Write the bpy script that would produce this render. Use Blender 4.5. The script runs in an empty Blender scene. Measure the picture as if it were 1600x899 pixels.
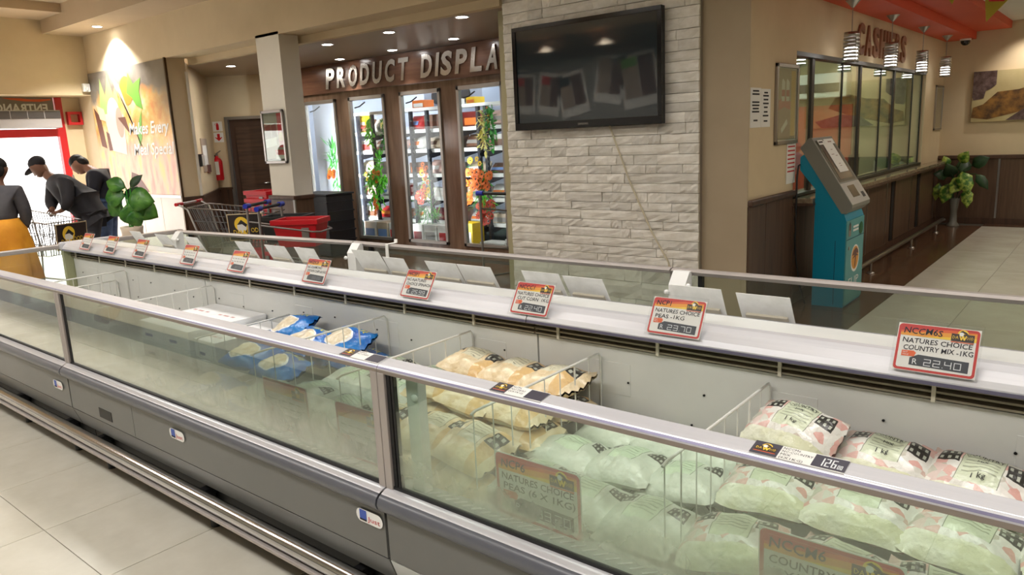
import bpy, bmesh, math, random
from mathutils import Vector, Matrix, noise
random.seed(7)
SC = bpy.context.scene
COL = SC.collection
PI = math.pi
# ------------------------------------------------------------------ camera
cam = bpy.data.cameras.new('camera'); CAM = bpy.data.objects.new('camera', cam); COL.objects.link(CAM)
cam.sensor_width = 36.0; cam.lens = 36 * 1163.57 / 1600; cam.clip_start = 0.05; cam.clip_end = 200
RT = Vector((0.774, 0.632, -0.045)); UP = Vector((-0.092, 0.184, 0.979)); FW = Vector((-0.627, 0.753, -0.200))
FW.normalize(); RT = (RT - FW * RT.dot(FW)).normalized(); UP = RT.cross(FW)
CAM.matrix_world = Matrix(((RT.x, UP.x, -FW.x, 0), (RT.y, UP.y, -FW.y, 0), (RT.z, UP.z, -FW.z, 1.56), (0, 0, 0, 1)))
SC.camera = CAM
# ------------------------------------------------------------------ world, light, exposure
SC.view_settings.view_transform = 'Standard'; SC.view_settings.look = 'None'
SC.view_settings.gamma = 1; SC.view_settings.use_curve_mapping = False
SC.view_settings.exposure = 0.22
SC.cycles.caustics_reflective = False; SC.cycles.caustics_refractive = False
SC.cycles.transparent_max_bounces = 16; SC.cycles.max_bounces = 8; SC.cycles.sample_clamp_indirect = 6
W = bpy.data.worlds.new('daylight'); SC.world = W; W.use_nodes = True
_bg = W.node_tree.nodes['Background']; _bg.inputs[0].default_value = (0.93, 0.95, 1.0, 1); _bg.inputs[1].default_value = 5.0
def area(name, loc, sx, sy, power, col=(1, .93, .82), rot=(0, 0, 0), spread=None):
    l = bpy.data.lights.new(name, 'AREA'); l.shape = 'RECTANGLE'; l.size = sx; l.size_y = sy; l.energy = power; l.color = col
    if spread: l.spread = math.radians(spread)
    o = bpy.data.objects.new(name, l); o.location = loc; o.rotation_euler = rot; COL.objects.link(o); return o
def spot(name, loc, power, ang=70, blend=.5, col=(1, .93, .84), rot=(0, 0, 0), r=.03):
    l = bpy.data.lights.new(name, 'SPOT'); l.energy = power; l.spot_size = math.radians(ang); l.spot_blend = blend; l.color = col; l.shadow_soft_size = r
    o = bpy.data.objects.new(name, l); o.location = loc; o.rotation_euler = rot; COL.objects.link(o); return o
# fluorescent panels of the shop ceiling, above the aisles
WARM = (1, .97, .92)
for _x in (-9.0, -5.6, -2.2, 1.2):
    area('ceiling_panel_light', (_x, -.6, 3.58), 2.4, .6, 56, WARM, spread=165)
for _x in (-7.6, -4.0, -.4):
    area('ceiling_panel_light', (_x, 2.6, 3.58), 2.2, .5, 34, WARM, spread=150)
for _y in (7.4, 10.4):
    area('hall_panel_light', (.6, _y, 2.75), .6, 1.4, 29, (1, .9, .78))
area('cold_room_light', (-8.0, 8.3, 2.6), 5.0, .5, 60, (.9, .94, 1))
for _x in (-8.96, -7.88, -6.82, -5.82):
    area('added_door_fill', (_x, 7.18, 1.2), .05, 1.8, 11 if _x > -8.9 else 90, (.95, .97, 1), (PI / 2, 0, .25 if _x > -8.9 else 1.3))  # added lamps, no fixtures: brighten the goods and the white cold room panel
area('cashier_room_light', (-3.5, 8.4, 2.6), .5, 4.6, 70, (1, .96, .86))
_p = area('entrance_portal', (-12.75, 2.4, 1.2), 4.4, 2.2, 1, (1, 1, 1), (0, -PI / 2, 0)); _p.data.cycles.is_portal = True
_s = bpy.data.lights.new('sun', 'SUN'); _s.energy = 6; _s.angle = .01; _so = bpy.data.objects.new('sun', _s); _so.rotation_euler = (.5, -.35, 0); _so.location = (-18, 2, 8); COL.objects.link(_so)

area('rear_wall_fill', (-9.4, -1.6, 3.55), 4.0, .3, 70, (1, .92, .82), spread=150)  # added, unseen: lights the posters that the television mirrors
spot('far_wall_wash', (-1.15, 12.2, 2.76), 40, 100, .9, (1, .9, .8), (.25, 0, 0))
area('lobby_fill', (-9.8, 6.3, 2.66), .5, .5, 12, (1, .93, .84))  # added area light without a fixture, lifts the dark lobby walls

# ------------------------------------------------------------------ helpers: materials
def lin(c):
    return tuple((v / 255 / 12.92 if v / 255 <= .04045 else ((v / 255 + .055) / 1.055) ** 2.4) for v in c[:3]) + (1,)
class NT:
    """small helper to write node graphs"""
    def __init__(s, name):
        s.m = bpy.data.materials.new(name); s.m.use_nodes = True; s.t = s.m.node_tree
        s.b = s.t.nodes['Principled BSDF']; s.o = s.t.nodes['Material Output']
    def n(s, ty, **kw):
        x = s.t.nodes.new(ty)
        for k, v in kw.items(): setattr(x, k, v)
        return x
    def put(s, inp, v):
        if hasattr(v, 'is_output'): s.t.links.new(v, inp)
        elif v is not None:
            if hasattr(inp.default_value, '__len__') and not hasattr(v, '__len__'): v = (v,) * len(inp.default_value)
            inp.default_value = v
    def math(s, op, a, b=None, c=None):
        x = s.n('ShaderNodeMath', operation=op)
        for i, v in enumerate((a, b, c)):
            if v is not None: s.put(x.inputs[i], v)
        return x.outputs[0]
    def mix(s, f, a, b):
        x = s.n('ShaderNodeMix', data_type='RGBA'); s.put(x.inputs[0], f); s.put(x.inputs[6], a); s.put(x.inputs[7], b); return x.outputs[2]
    def coord(s, kind='Object'): return s.n('ShaderNodeTexCoord').outputs[kind]
    def map(s, v, scale=(1, 1, 1), rot=(0, 0, 0), loc=(0, 0, 0)):
        x = s.n('ShaderNodeMapping'); s.put(x.inputs[0], v); x.inputs[1].default_value = loc; x.inputs[2].default_value = rot; x.inputs[3].default_value = scale; return x.outputs[0]
    def noise(s, v, scale, detail=3, rough=.5):
        x = s.n('ShaderNodeTexNoise'); s.put(x.inputs['Vector'], v); x.inputs['Scale'].default_value = scale; x.inputs['Detail'].default_value = detail; x.inputs['Roughness'].default_value = rough; return x.outputs[0]
    def voro(s, v, scale):
        x = s.n('ShaderNodeTexVoronoi'); s.put(x.inputs['Vector'], v); x.inputs['Scale'].default_value = scale; return x.outputs
    def ramp(s, f, stops):
        x = s.n('ShaderNodeValToRGB'); e = x.color_ramp.elements
        while len(e) < len(stops): e.new(.5)
        for q, (p, c) in zip(e, stops): q.position = p; q.color = c if len(c) == 4 else lin(c)
        s.put(x.inputs[0], f); return x.outputs[0]
    def bump(s, h, st=.3, d=.01):
        x = s.n('ShaderNodeBump'); x.inputs['Strength'].default_value = st; x.inputs['Distance'].default_value = d; s.put(x.inputs['Height'], h); s.t.links.new(x.outputs[0], s.b.inputs['Normal'])
    def sep(s, v):
        x = s.n('ShaderNodeSeparateXYZ'); s.put(x.inputs[0], v); return x.outputs
    def rect(s, u, v, u0, u1, v0, v1):
        a = s.math('MULTIPLY', s.math('GREATER_THAN', u, u0), s.math('LESS_THAN', u, u1))
        b = s.math('MULTIPLY', s.math('GREATER_THAN', v, v0), s.math('LESS_THAN', v, v1))
        return s.math('MULTIPLY', a, b)
    def set(s, col=None, rough=None, metal=None, **kw):
        if col is not None: s.put(s.b.inputs['Base Color'], col if hasattr(col, 'is_output') else lin(col))
        if rough is not None: s.put(s.b.inputs['Roughness'], rough)
        if metal is not None: s.b.inputs['Metallic'].default_value = metal
        for k, v in kw.items(): s.put(s.b.inputs[k.replace('_', ' ')], v)
        return s.m
MATS = {}
def M(name, c=None, r=.5, metal=0, **kw):
    if name not in MATS: MATS[name] = NT(name).set(c, r, metal, **kw)
    return MATS[name]
def MN(name, c1, c2, scale=4, r=.6, detail=4, bump=0, stretch=(1, 1, 1), metal=0, lo=.35, hi=.65, rnd=0):
    """two tone noise material; rnd adds a per object brightness change"""
    if name in MATS: return MATS[name]
    t = NT(name); v = t.map(t.coord(), stretch)
    f = t.noise(v, scale, detail, .6)
    c = t.ramp(f, [(lo, c1), (hi, c2)])
    if rnd:
        h = t.n('ShaderNodeHueSaturation'); t.put(h.inputs['Color'], c)
        t.put(h.inputs['Value'], t.math('ADD', t.math('MULTIPLY', t.n('ShaderNodeObjectInfo').outputs['Random'], rnd), 1 - rnd / 2)); c = h.outputs[0]
    if bump: t.bump(f, bump, .01)
    MATS[name] = t.set(c, r, metal); return MATS[name]
def emit(name, c, s):
    if name in MATS: return MATS[name]
    t = NT(name); MATS[name] = t.set(c, .5); t.b.inputs['Emission Color'].default_value = lin(c); t.b.inputs['Emission Strength'].default_value = s; return t.m
def glass(name, tint=(235, 245, 240), fog=0., fogcol=(205, 220, 205), refl=1., grad=False, z0=.5, z1=.9, rough=0.0):
    """thin sheet of glass: clear, mirror-like by Fresnel, with condensation where fog > 0"""
    if name in MATS: return MATS[name]
    t = NT(name); t.t.nodes.remove(t.b)
    tr = t.n('ShaderNodeBsdfTransparent'); tr.inputs[0].default_value = lin(tint)
    gl = t.n('ShaderNodeBsdfGlossy'); gl.inputs['Roughness'].default_value = rough; gl.inputs[0].default_value = (.95, .97, .95, 1)
    base = tr.outputs[0]
    if fog:
        df = t.n('ShaderNodeBsdfDiffuse'); df.inputs[0].default_value = lin(fogcol)
        tl = t.n('ShaderNodeBsdfTranslucent'); tl.inputs[0].default_value = lin(fogcol)
        fs = t.n('ShaderNodeMixShader'); fs.inputs[0].default_value = .5; t.t.links.new(df.outputs[0], fs.inputs[1]); t.t.links.new(tl.outputs[0], fs.inputs[2])
        g = t.coord('Object'); nz = t.noise(t.map(g, (1.6, 1, 1)), 3.0, 5, .6)
        f = t.math('MULTIPLY', t.ramp(nz, [(.3, (0, 0, 0, 1)), (.62, (1, 1, 1, 1))]), fog)
        if grad:
            z = t.sep(g)[2]
            mr = t.n('ShaderNodeMapRange'); t.put(mr.inputs[0], z); mr.inputs[1].default_value = z0; mr.inputs[2].default_value = z1; mr.inputs[3].default_value = 1; mr.inputs[4].default_value = 0
            mr.interpolation_type = 'SMOOTHSTEP'; m0 = t.n('ShaderNodeMapRange'); t.put(m0.inputs[0], z); m0.inputs[1].default_value = .545; m0.inputs[2].default_value = .60; m0.inputs[3].default_value = .25; m0.inputs[4].default_value = 1
            f = t.math('MULTIPLY', t.math('ADD', t.math('MULTIPLY', f, mr.outputs[0]), t.math('MULTIPLY', mr.outputs[0], fog * .45)), m0.outputs[0])
        ms = t.n('ShaderNodeMixShader'); t.put(ms.inputs[0], f); t.t.links.new(base, ms.inputs[1]); t.t.links.new(fs.outputs[0], ms.inputs[2]); base = ms.outputs[0]
    fr = t.n('ShaderNodeFresnel'); t.put(fr.inputs[0], t.math('ADD', 1.5, t.math('MULTIPLY', t.n('ShaderNodeNewGeometry').outputs['Backfacing'], 1 / 1.5 - 1.5)))
    m2 = t.n('ShaderNodeMixShader'); t.put(m2.inputs[0], t.math('MINIMUM', t.math('MULTIPLY', fr.outputs[0], 1.5 * refl), 1.0))
    t.t.links.new(base, m2.inputs[1]); t.t.links.new(gl.outputs[0], m2.inputs[2]); t.t.links.new(m2.outputs[0], t.o.inputs[0])
    MATS[name] = t.m; return t.m

# ------------------------------------------------------------------ helpers: meshes
_FONT = {}
def text_geo(s, res=2, bold=0.0):
    if (s, res, bold) in _FONT: return _FONT[(s, res, bold)]
    c = bpy.data.curves.new('t', 'FONT'); c.body = s; c.size = 1; c.resolution_u = res; c.offset = bold; c.fill_mode = 'FRONT'
    o = bpy.data.objects.new('t', c); COL.objects.link(o)
    dg = bpy.context.evaluated_depsgraph_get(); me = bpy.data.meshes.new_from_object(o.evaluated_get(dg))
    vs = [(v.co.x, v.co.y) for v in me.vertices]; fs = [tuple(p.vertices) for p in me.polygons]
    bpy.data.objects.remove(o); bpy.data.curves.remove(c); bpy.data.meshes.remove(me)
    _FONT[(s, res, bold)] = (vs, fs); return vs, fs
class PL:
    """a plane in space: o + x*ux + y*uy + d*n"""
    def __init__(s, o, ux, uy):
        s.o = Vector(o); s.ux = Vector(ux).normalized(); s.uy = Vector(uy); s.uy = (s.uy - s.ux * s.uy.dot(s.ux)).normalized(); s.n = s.ux.cross(s.uy)
    def __call__(s, x, y, d=0): return s.o + s.ux * x + s.uy * y + s.n * d
class MB:
    def __init__(s): s.v = []; s.f = []; s.mi = []; s.mats = []; s.uv = None; s.sm = []
    def _m(s, m):
        if m not in s.mats: s.mats.append(m)
        return s.mats.index(m)
    def add(s, vs, fs, m=None, smooth=False):
        b = len(s.v); s.v += [tuple(v) for v in vs]; k = s._m(m)
        for f in fs: s.f.append(tuple(i + b for i in f)); s.mi.append(k); s.sm.append(smooth)
        return s
    def box(s, x0, y0, z0, x1, y1, z1, m=None):
        x0, x1 = min(x0, x1), max(x0, x1); y0, y1 = min(y0, y1), max(y0, y1); z0, z1 = min(z0, z1), max(z0, z1)
        vs = [(x, y, z) for z in (z0, z1) for y in (y0, y1) for x in (x0, x1)]
        return s.add(vs, [(0, 2, 3, 1), (4, 5, 7, 6), (0, 1, 5, 4), (2, 6, 7, 3), (0, 4, 6, 2), (1, 3, 7, 5)], m)
    def pbox(s, pl, x0, y0, d0, x1, y1, d1, m=None):
        vs = [pl(x, y, d) for d in (d0, d1) for y in (y0, y1) for x in (x0, x1)]
        return s.add(vs, [(0, 2, 3, 1), (4, 5, 7, 6), (0, 1, 5, 4), (2, 6, 7, 3), (0, 4, 6, 2), (1, 3, 7, 5)], m)
    def poly(s, pl, pts, d=0, m=None): return s.add([pl(x, y, d) for x, y in pts], [tuple(range(len(pts)))], m)
    def disc(s, pl, x, y, rx, ry=None, d=0, m=None, n=20, a0=0, a1=2 * PI):
        ry = ry or rx; full = abs(a1 - a0 - 2 * PI) < 1e-6; k = n if full else n + 1
        return s.poly(pl, [(x + rx * math.cos(a0 + (a1 - a0) * i / n), y + ry * math.sin(a0 + (a1 - a0) * i / n)) for i in range(k)], d, m)
    def rrect(s, pl, x0, y0, x1, y1, r, d=0, m=None, n=4):
        pts = []
        for cx, cy, a in ((x1 - r, y1 - r, 0), (x0 + r, y1 - r, PI / 2), (x0 + r, y0 + r, PI), (x1 - r, y0 + r, 1.5 * PI)):
            pts += [(cx + r * math.cos(a + PI / 2 * i / n), cy + r * math.sin(a + PI / 2 * i / n)) for i in range(n + 1)]
        return s.poly(pl, pts, d, m)
    def text(s, pl, t, x, y, h, d=.001, m=None, w=None, shear=0, thick=0, mirror=False, res=2, jit=0, bold=0.0):
        vs, fs = text_geo(t, res, bold)
        if not vs: return s
        x0 = min(p[0] for p in vs); x1 = max(p[0] for p in vs); k = h / .72; kx = (w / (x1 - x0)) if w else k
        out = []
        for p in vs:
            X = (p[0] - x0) * kx; Y = p[1] * k
            X += Y * shear
            if jit: Y += jit * h * math.sin(X / h * 2.1 + len(t))
            if mirror: X = (x1 - x0) * kx - X
            out.append((x + X, y + Y))
        if mirror: fs = [tuple(reversed(f)) for f in fs]
        if thick:
            n = len(out); ed = {}
            for f in fs:
                for i in range(len(f)):
                    e = (f[i], f[(i + 1) % len(f)]); k2 = tuple(sorted(e)); ed.setdefault(k2, []).append(e)
            V = [pl(a, b, d + thick) for a, b in out] + [pl(a, b, d) for a, b in out]
            F = list(fs) + [(e[0][1], e[0][0], e[0][0] + n, e[0][1] + n) for e in ed.values() if len(e) == 1]
            return s.add(V, F, m)
        return s.add([pl(a, b, d) for a, b in out], fs, m)
    def seg7(s, pl, t, x, y, w, h, d, m, gap=.3):
        S = {'0': 'abcdef', '1': 'bc', '2': 'abged', '3': 'abgcd', '4': 'fgbc', '5': 'afgcd', '6': 'afgedc', '7': 'abc', '8': 'abcdefg', '9': 'abcdfg'}
        th = h * .1
        for ch in t:
            if ch == '.':
                s.poly(pl, [(x, y), (x + th, y), (x + th, y + th), (x, y + th)], d, m); x += th * 2.5; continue
            if ch == ' ': x += w * .5; continue
            for g in S[ch]:
                q = {'a': (0, h - th, w, h), 'd': (0, 0, w, th), 'g': (0, h / 2 - th / 2, w, h / 2 + th / 2), 'f': (0, h / 2, th, h), 'b': (w - th, h / 2, w, h), 'e': (0, 0, th, h / 2), 'c': (w - th, 0, w, h / 2)}[g]
                s.poly(pl, [(x + q[0], y + q[1]), (x + q[2], y + q[1]), (x + q[2], y + q[3]), (x + q[0], y + q[3])], d, m)
            x += w * (1 + gap)
        return s
    def extr(s, prof, a, b, m=None, axis='x', caps=True, smooth=False, fn=None):
        """closed profile of (p,q) swept along axis; for x the profile is (y,z)"""
        n = len(prof); fn = fn or (lambda t, p, q: (t, p, q) if axis == 'x' else ((p, t, q) if axis == 'y' else (p, q, t)))
        vs = [fn(t, p, q) for t in (a, b) for p, q in prof]
        fs = [(i, (i + 1) % n, n + (i + 1) % n, n + i) for i in range(n)]
        s.add(vs, fs, m, smooth)
        if caps: s.add(vs, [tuple(range(n))[::-1], tuple(range(n, 2 * n))], m)
        return s
    def tube(s, pts, r, m=None, n=8, cap=True, closed=False):
        pts = [Vector(p) for p in pts]; R = r if isinstance(r, (list, tuple)) else [r] * len(pts); rings = []; N = None
        L = len(pts)
        for i, p in enumerate(pts):
            if closed: t = pts[(i + 1) % L] - pts[i - 1]
            else: t = pts[min(i + 1, L - 1)] - pts[max(i - 1, 0)]
            t.normalize()
            if N is None: N = t.orthogonal().normalized()
            N = (N - t * N.dot(t))
            N = N.normalized() if N.length > 1e-6 else t.orthogonal().normalized()
            B = t.cross(N); rings.append([p + (N * math.cos(2 * PI * j / n) + B * math.sin(2 * PI * j / n)) * R[i] for j in range(n)])
        vs = [v for q in rings for v in q]; fs = []
        for i in range(L if closed else L - 1):
            k = (i + 1) % L
            for j in range(n): fs.append((i * n + j, i * n + (j + 1) % n, k * n + (j + 1) % n, k * n + j))
        s.add(vs, fs, m, n > 5)
        if cap and not closed: s.add(vs, [tuple(range(n))[::-1], tuple(range((L - 1) * n, L * n))], m)
        return s
    def lathe(s, prof, c=(0, 0, 0), m=None, n=20, smooth=True, axis='z', caps=True):
        vs = []
        for r, z in prof:
            for j in range(n):
                a = 2 * PI * j / n; p = (r * math.cos(a), r * math.sin(a), z)
                if axis == 'x': p = (p[2], p[0], p[1])
                if axis == 'y': p = (p[0], p[2], p[1])
                vs.append((c[0] + p[0], c[1] + p[1], c[2] + p[2]))
        k = len(prof); fs = [(i * n + j, i * n + (j + 1) % n, (i + 1) * n + (j + 1) % n, (i + 1) * n + j) for i in range(k - 1) for j in range(n)]
        s.add(vs, fs, m, smooth)
        if caps: s.add(vs, [tuple(range(n))[::-1], tuple(range((k - 1) * n, k * n))], m)
        return s
    def sphere(s, c, rx, ry=None, rz=None, m=None, n=12, k=8):
        ry = ry or rx; rz = rz or rx
        return s.lathe_e([(math.sin(PI * i / k), -math.cos(PI * i / k)) for i in range(k + 1)], c, rx, ry, rz, m, n)
    def lathe_e(s, prof, c, rx, ry, rz, m, n):
        vs = [(c[0] + max(r, .02) * rx * math.cos(2 * PI * j / n), c[1] + max(r, .02) * ry * math.sin(2 * PI * j / n), c[2] + z * rz) for r, z in prof for j in range(n)]
        k = len(prof); fs = [(i * n + j, i * n + (j + 1) % n, (i + 1) * n + (j + 1) % n, (i + 1) * n + j) for i in range(k - 1) for j in range(n)]
        return s.add(vs, fs, m, True)
    def build(s, name, m=None, parent=None, bevel=0, seg=2):
        me = bpy.data.meshes.new(name); me.from_pydata(s.v, [], s.f)
        for q in s.mats:
            me.materials.append((M(q) if isinstance(q, str) else q) or (M(m) if isinstance(m, str) else m))
        me.polygons.foreach_set('material_index', s.mi); me.polygons.foreach_set('use_smooth', s.sm)
        if s.uv:
            l = me.uv_layers.new(name='UVMap')
            for lp in me.loops: l.data[lp.index].uv = s.uv[lp.vertex_index]
        me.update()
        o = bpy.data.objects.new(name, me); COL.objects.link(o)
        if bevel:
            b = o.modifiers.new('bevel', 'BEVEL'); b.width = bevel; b.segments = seg; b.limit_method = 'ANGLE'
        if parent is not None:
            o.parent = parent; o.matrix_parent_inverse = parent.matrix_basis.inverted()
        return o
def tag(o, label=None, cat=None, group=None, kind=None):
    for k, v in (('label', label), ('category', cat), ('group', group), ('kind', kind)):
        if v: o[k] = v
    return o
def thing(name, label, cat, loc=(0, 0, 0), rz=0, group=None):
    o = bpy.data.objects.new(name, None); COL.objects.link(o); o.empty_display_size = .1
    o.location = loc; o.rotation_euler = (0, 0, rz); o.matrix_basis = Matrix.Translation(loc) @ Matrix.Rotation(rz, 4, 'Z')
    return tag(o, label, cat, group)
def local(o, x):
    return o
def dup(root, loc=None, rz=None, label=None, mat=None):
    r = root.copy(); COL.objects.link(r)
    if mat is not None: r.matrix_basis = mat
    else:
        if loc is not None: r.location = loc
        if rz is not None: r.rotation_euler = (0, 0, rz)
    if label: r['label'] = label
    for ch in [q for q in root.children]:
        c = ch.copy(); COL.objects.link(c); c.parent = r; c.matrix_parent_inverse = ch.matrix_parent_inverse.copy()
        for g in [q for q in ch.children]:
            d = g.copy(); COL.objects.link(d); d.parent = c; d.matrix_parent_inverse = g.matrix_parent_inverse.copy()
    return r
def struct(name, mb, m=None, parent=None, bevel=0):
    o = mb.build(name, m, parent, bevel)
    if parent is None: o['kind'] = 'structure'
    return o
# ------------------------------------------------------------------ shared materials
MN('wall_paint', (206, 188, 154), (214, 196, 162), 1.5, .85)
MN('wall_paint_white', (226, 221, 208), (232, 228, 215), 1.5, .8)
MN('ceiling_paint', (188, 168, 140), (196, 176, 148), 1.2, .8)
MN('ceiling_white', (225, 224, 216), (232, 231, 224), 1.2, .8)
MN('orange_paint', (206, 78, 48), (214, 86, 54), 1.2, .6)
MN('tile_cream', (198, 193, 178), (214, 210, 197), 2.2, .22, 5, rnd=.06)
MN('tile_brown', (92, 66, 48), (104, 76, 57), 2.0, .16, 5, rnd=.08)
MN('wall_tile', (222, 210, 196), (230, 220, 206), 2.0, .3, 4, rnd=.05)
M('grout', (74, 66, 55), .9)
MN('wood_dark', (62, 44, 34), (92, 66, 50), 3, .42, 6, stretch=(6, 6, .5), lo=.3, hi=.7)
MN('wood_panel', (74, 54, 41), (104, 80, 62), 3, .4, 6, stretch=(7, 7, .45), lo=.3, hi=.7, rnd=.1)
MN('wood_board', (66, 44, 33), (98, 68, 50), 3, .25, 6, stretch=(.5, 7, 7), lo=.3, hi=.7)
M('metal', (176, 172, 168), .28, 1); M('metal_dull', (150, 147, 144), .45, .9); M('chrome', (200, 200, 202), .12, 1)
M('black', (18, 18, 20), .45); M('black_gloss', (10, 10, 12), .12); M('dark_grey', (58, 58, 60), .5)
M('white', (236, 236, 232), .5); M('white_gloss', (238, 238, 236), .25); M('red', (196, 20, 32), .35); M('blue', (30, 48, 170), .35)
M('paper', (234, 233, 228), .8); M('ink', (40, 38, 42), .8); M('ink_red', (190, 40, 40), .7)
emit('lamp_white', (255, 250, 246), 45); emit('lamp_warm', (255, 240, 215), 18)
glass('window_glass', (226, 240, 232), refl=1.0)
glass('clear_glass', (240, 246, 242), refl=1.0)

# ------------------------------------------------------------------ floor
fl = struct('floor', MB().box(-13.1, -3.3, -.12, 5.1, 12.75, -.004), 'grout')
def slab(w, h, m):
    b = MB(); g = .0015; e = .0015
    x0, y0, x1, y1 = g, g, w - g, h - g
    b.add([(x0, y0, -.012), (x1, y0, -.012), (x1, y1, -.012), (x0, y1, -.012), (x0, y0, -.001), (x1, y0, -.001), (x1, y1, -.001), (x0, y1, -.001),
           (x0 + e, y0 + e, 0), (x1 - e, y0 + e, 0), (x1 - e, y1 - e, 0), (x0 + e, y1 - e, 0)],
          [(0, 1, 5, 4), (1, 2, 6, 5), (2, 3, 7, 6), (3, 0, 4, 7), (4, 5, 9, 8), (5, 6, 10, 9), (6, 7, 11, 10), (7, 4, 8, 11), (8, 9, 10, 11)], m)
    return b
def tiles(x0, x1, y0, y1, w, h, m, px, py, stuff=None):
    """tiles of w x h on the grid through px,py that lie inside the rectangle"""
    base = None; i0 = math.ceil((x0 - px) / w - 1e-6); j0 = math.ceil((y0 - py) / h - 1e-6)
    i = i0
    while px + (i + 1) * w <= x1 + 1e-6:
        j = j0
        while py + (j + 1) * h <= y1 + 1e-6:
            X, Y = px + i * w, py + j * h
            if stuff is not None:
                for v in (slab(w, h, m),): stuff.add([(a + X, b + Y, c) for a, b, c in v.v], v.f, m)
            else:
                if base is None: o = slab(w, h, m).build('tile', m, fl); base = o
                else: o = base.copy(); COL.objects.link(o)
                o.location = (X, Y, 0)
            j += 1
        i += 1
tiles(-7.04, .6, -.86, 1.5421, .6, .6, 'tile_cream', -2.84, .942)
tiles(-1.5501, 2.06, 3.92, 12.33, .6, 1.2, 'tile_cream', -1.55, 8.72)
tiles(-2.2001, -1.54, 3.92, 12.54, .65, .6, 'tile_brown', -2.2, 6.32)
tiles(-1.5501, 1.5, 12.3, 12.63, .6, .28, 'tile_brown', -1.55, 12.32)
tiles(-8.81, -2.19, 3.31, 5.3301, .6, .6, 'tile_brown', -2.2, 3.32)
_st = MB()
tiles(-13.1, -7.03, -.86, 1.5421, .6, .6, 'tile_cream', -2.84, .942, _st); tiles(-13.1, -8.83, 1.5, 5.1, .6, .6, 'tile_cream', -2.84, .942, _st)
tiles(-8.841, -6.4, 1.5, 3.35, .6, .6, 'tile_cream', -2.84, .942, _st); tiles(-13, -8.75, 5.1, 7.2, .6, .6, 'tile_cream', -2.84, .942, _st)
tiles(-8.81, -4.5, 5.3, 7.2, .6, .6, 'tile_brown', -2.2, 3.32, _st)
tiles(.6, 5.1, -.86, 3.95, .6, .6, 'tile_cream', -2.84, .942, _st); tiles(2.0, 5.1, 3.92, 12.7, .6, 1.2, 'tile_cream', -1.55, 8.72, _st)
tiles(-13.1, 5.1, -3.3, -.85, .6, .6, 'tile_cream', -2.84, .942, _st); tiles(-2.21, .65, 3.3, 3.93, .6, .6, 'tile_cream', -2.84, 3.32, _st)
o = _st.build('distant_tiles', 'tile_cream', fl); o['kind'] = 'stuff'

# ------------------------------------------------------------------ walls and ceilings
WP = 'wall_paint'
wall_back = struct('wall_back', MB().box(-13, 5.05, 0, -9.98, 5.32, 3.75), WP)
wt = None
for i in range(5):
    o = MB().box(-9.985 - .6 * (i + 1) + .003, 5.035, .0, -9.985 - .6 * i - .003, 5.06, .925).build('tile', 'wall_tile', wall_back, .003)
struct('trim_1', MB().box(-9.995, 5.03, 0, -9.965, 5.06, 2.775), M('trim_bronze', (92, 76, 58), .35, .8))
struct('trim_2', MB().box(-12.9, 5.025, .925, -9.99, 5.06, .96), 'metal')
_B0 = Vector((-11.6, 6.5, 0)); _u = Vector((.7746, .6325, 0)); _n = Vector((.6325, -.7746, 0))
def along(p0, p1, z0, z1, th, side=1):
    d = Vector((p1[0] - p0[0], p1[1] - p0[1], 0)); L = d.length; pl = PL((p0[0], p0[1], z0), d, (0, 0, 1)); return pl, L
plA, LA = along((-9.98, 5.32), (-11.6, 6.5), 0, 2.7, .1)
b = MB().pbox(plA, 0, 0, -.12, LA + .05, 2.72, 0); struct('wall_left_recess', b, WP)
b = MB().pbox(plA, 0, 0, 0, LA, .9, .012, 'wood_dark').pbox(plA, 0, .9, 0, LA, .935, .03, 'wood_dark'); struct('trim_3', b, 'wood_dark')
struct('trim_4', MB().box(-9.985, 5.07, 0, -9.968, 5.32, .9).box(-9.985, 5.05, .9, -9.955, 5.32, .935), 'wood_dark')
plB = PL(_B0, _u, (0, 0, 1)); LB = 1.0
b = MB().pbox(plB, -.05, 0, -.12, .27, 2.72, 0).pbox(plB, .27, 2.02, -.12, 1.02, 2.72, 0).pbox(plB, .95, 0, -.12, 1.02, 2.02, 0); struct('wall_recess', b, WP)
b = MB().pbox(plB, 0, 0, 0, .24, .9, .012).pbox(plB, 0, .9, 0, .24, .935, .03); struct('trim_5', b, 'wood_dark')
d1 = struct('door_1', MB().pbox(plB, .27, 0, -.09, .95, 2.02, -.05), M('door_wood', (70, 48, 36), .5))
MB().pbox(plB, .225, 0, -.1, .275, 2.06, .025).pbox(plB, .225, 2.015, -.1, 1.0, 2.06, .025).pbox(plB, .945, 0, -.1, 1.0, 2.06, .025).build('door_frame', 'metal_dull', d1)
MB().pbox(plB, .36, .15, -.05, .88, 1.9, -.035).build('door_panel', MN('door_wood2', (58, 40, 30), (84, 60, 44), 3, .5, 6, stretch=(.6, .6, 9)), d1, .01)
MB().tube([plB(.85, .98, -.05), plB(.85, .98, .0), plB(.76, .98, .0)], .012).build('handle', 'chrome', d1)
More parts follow.
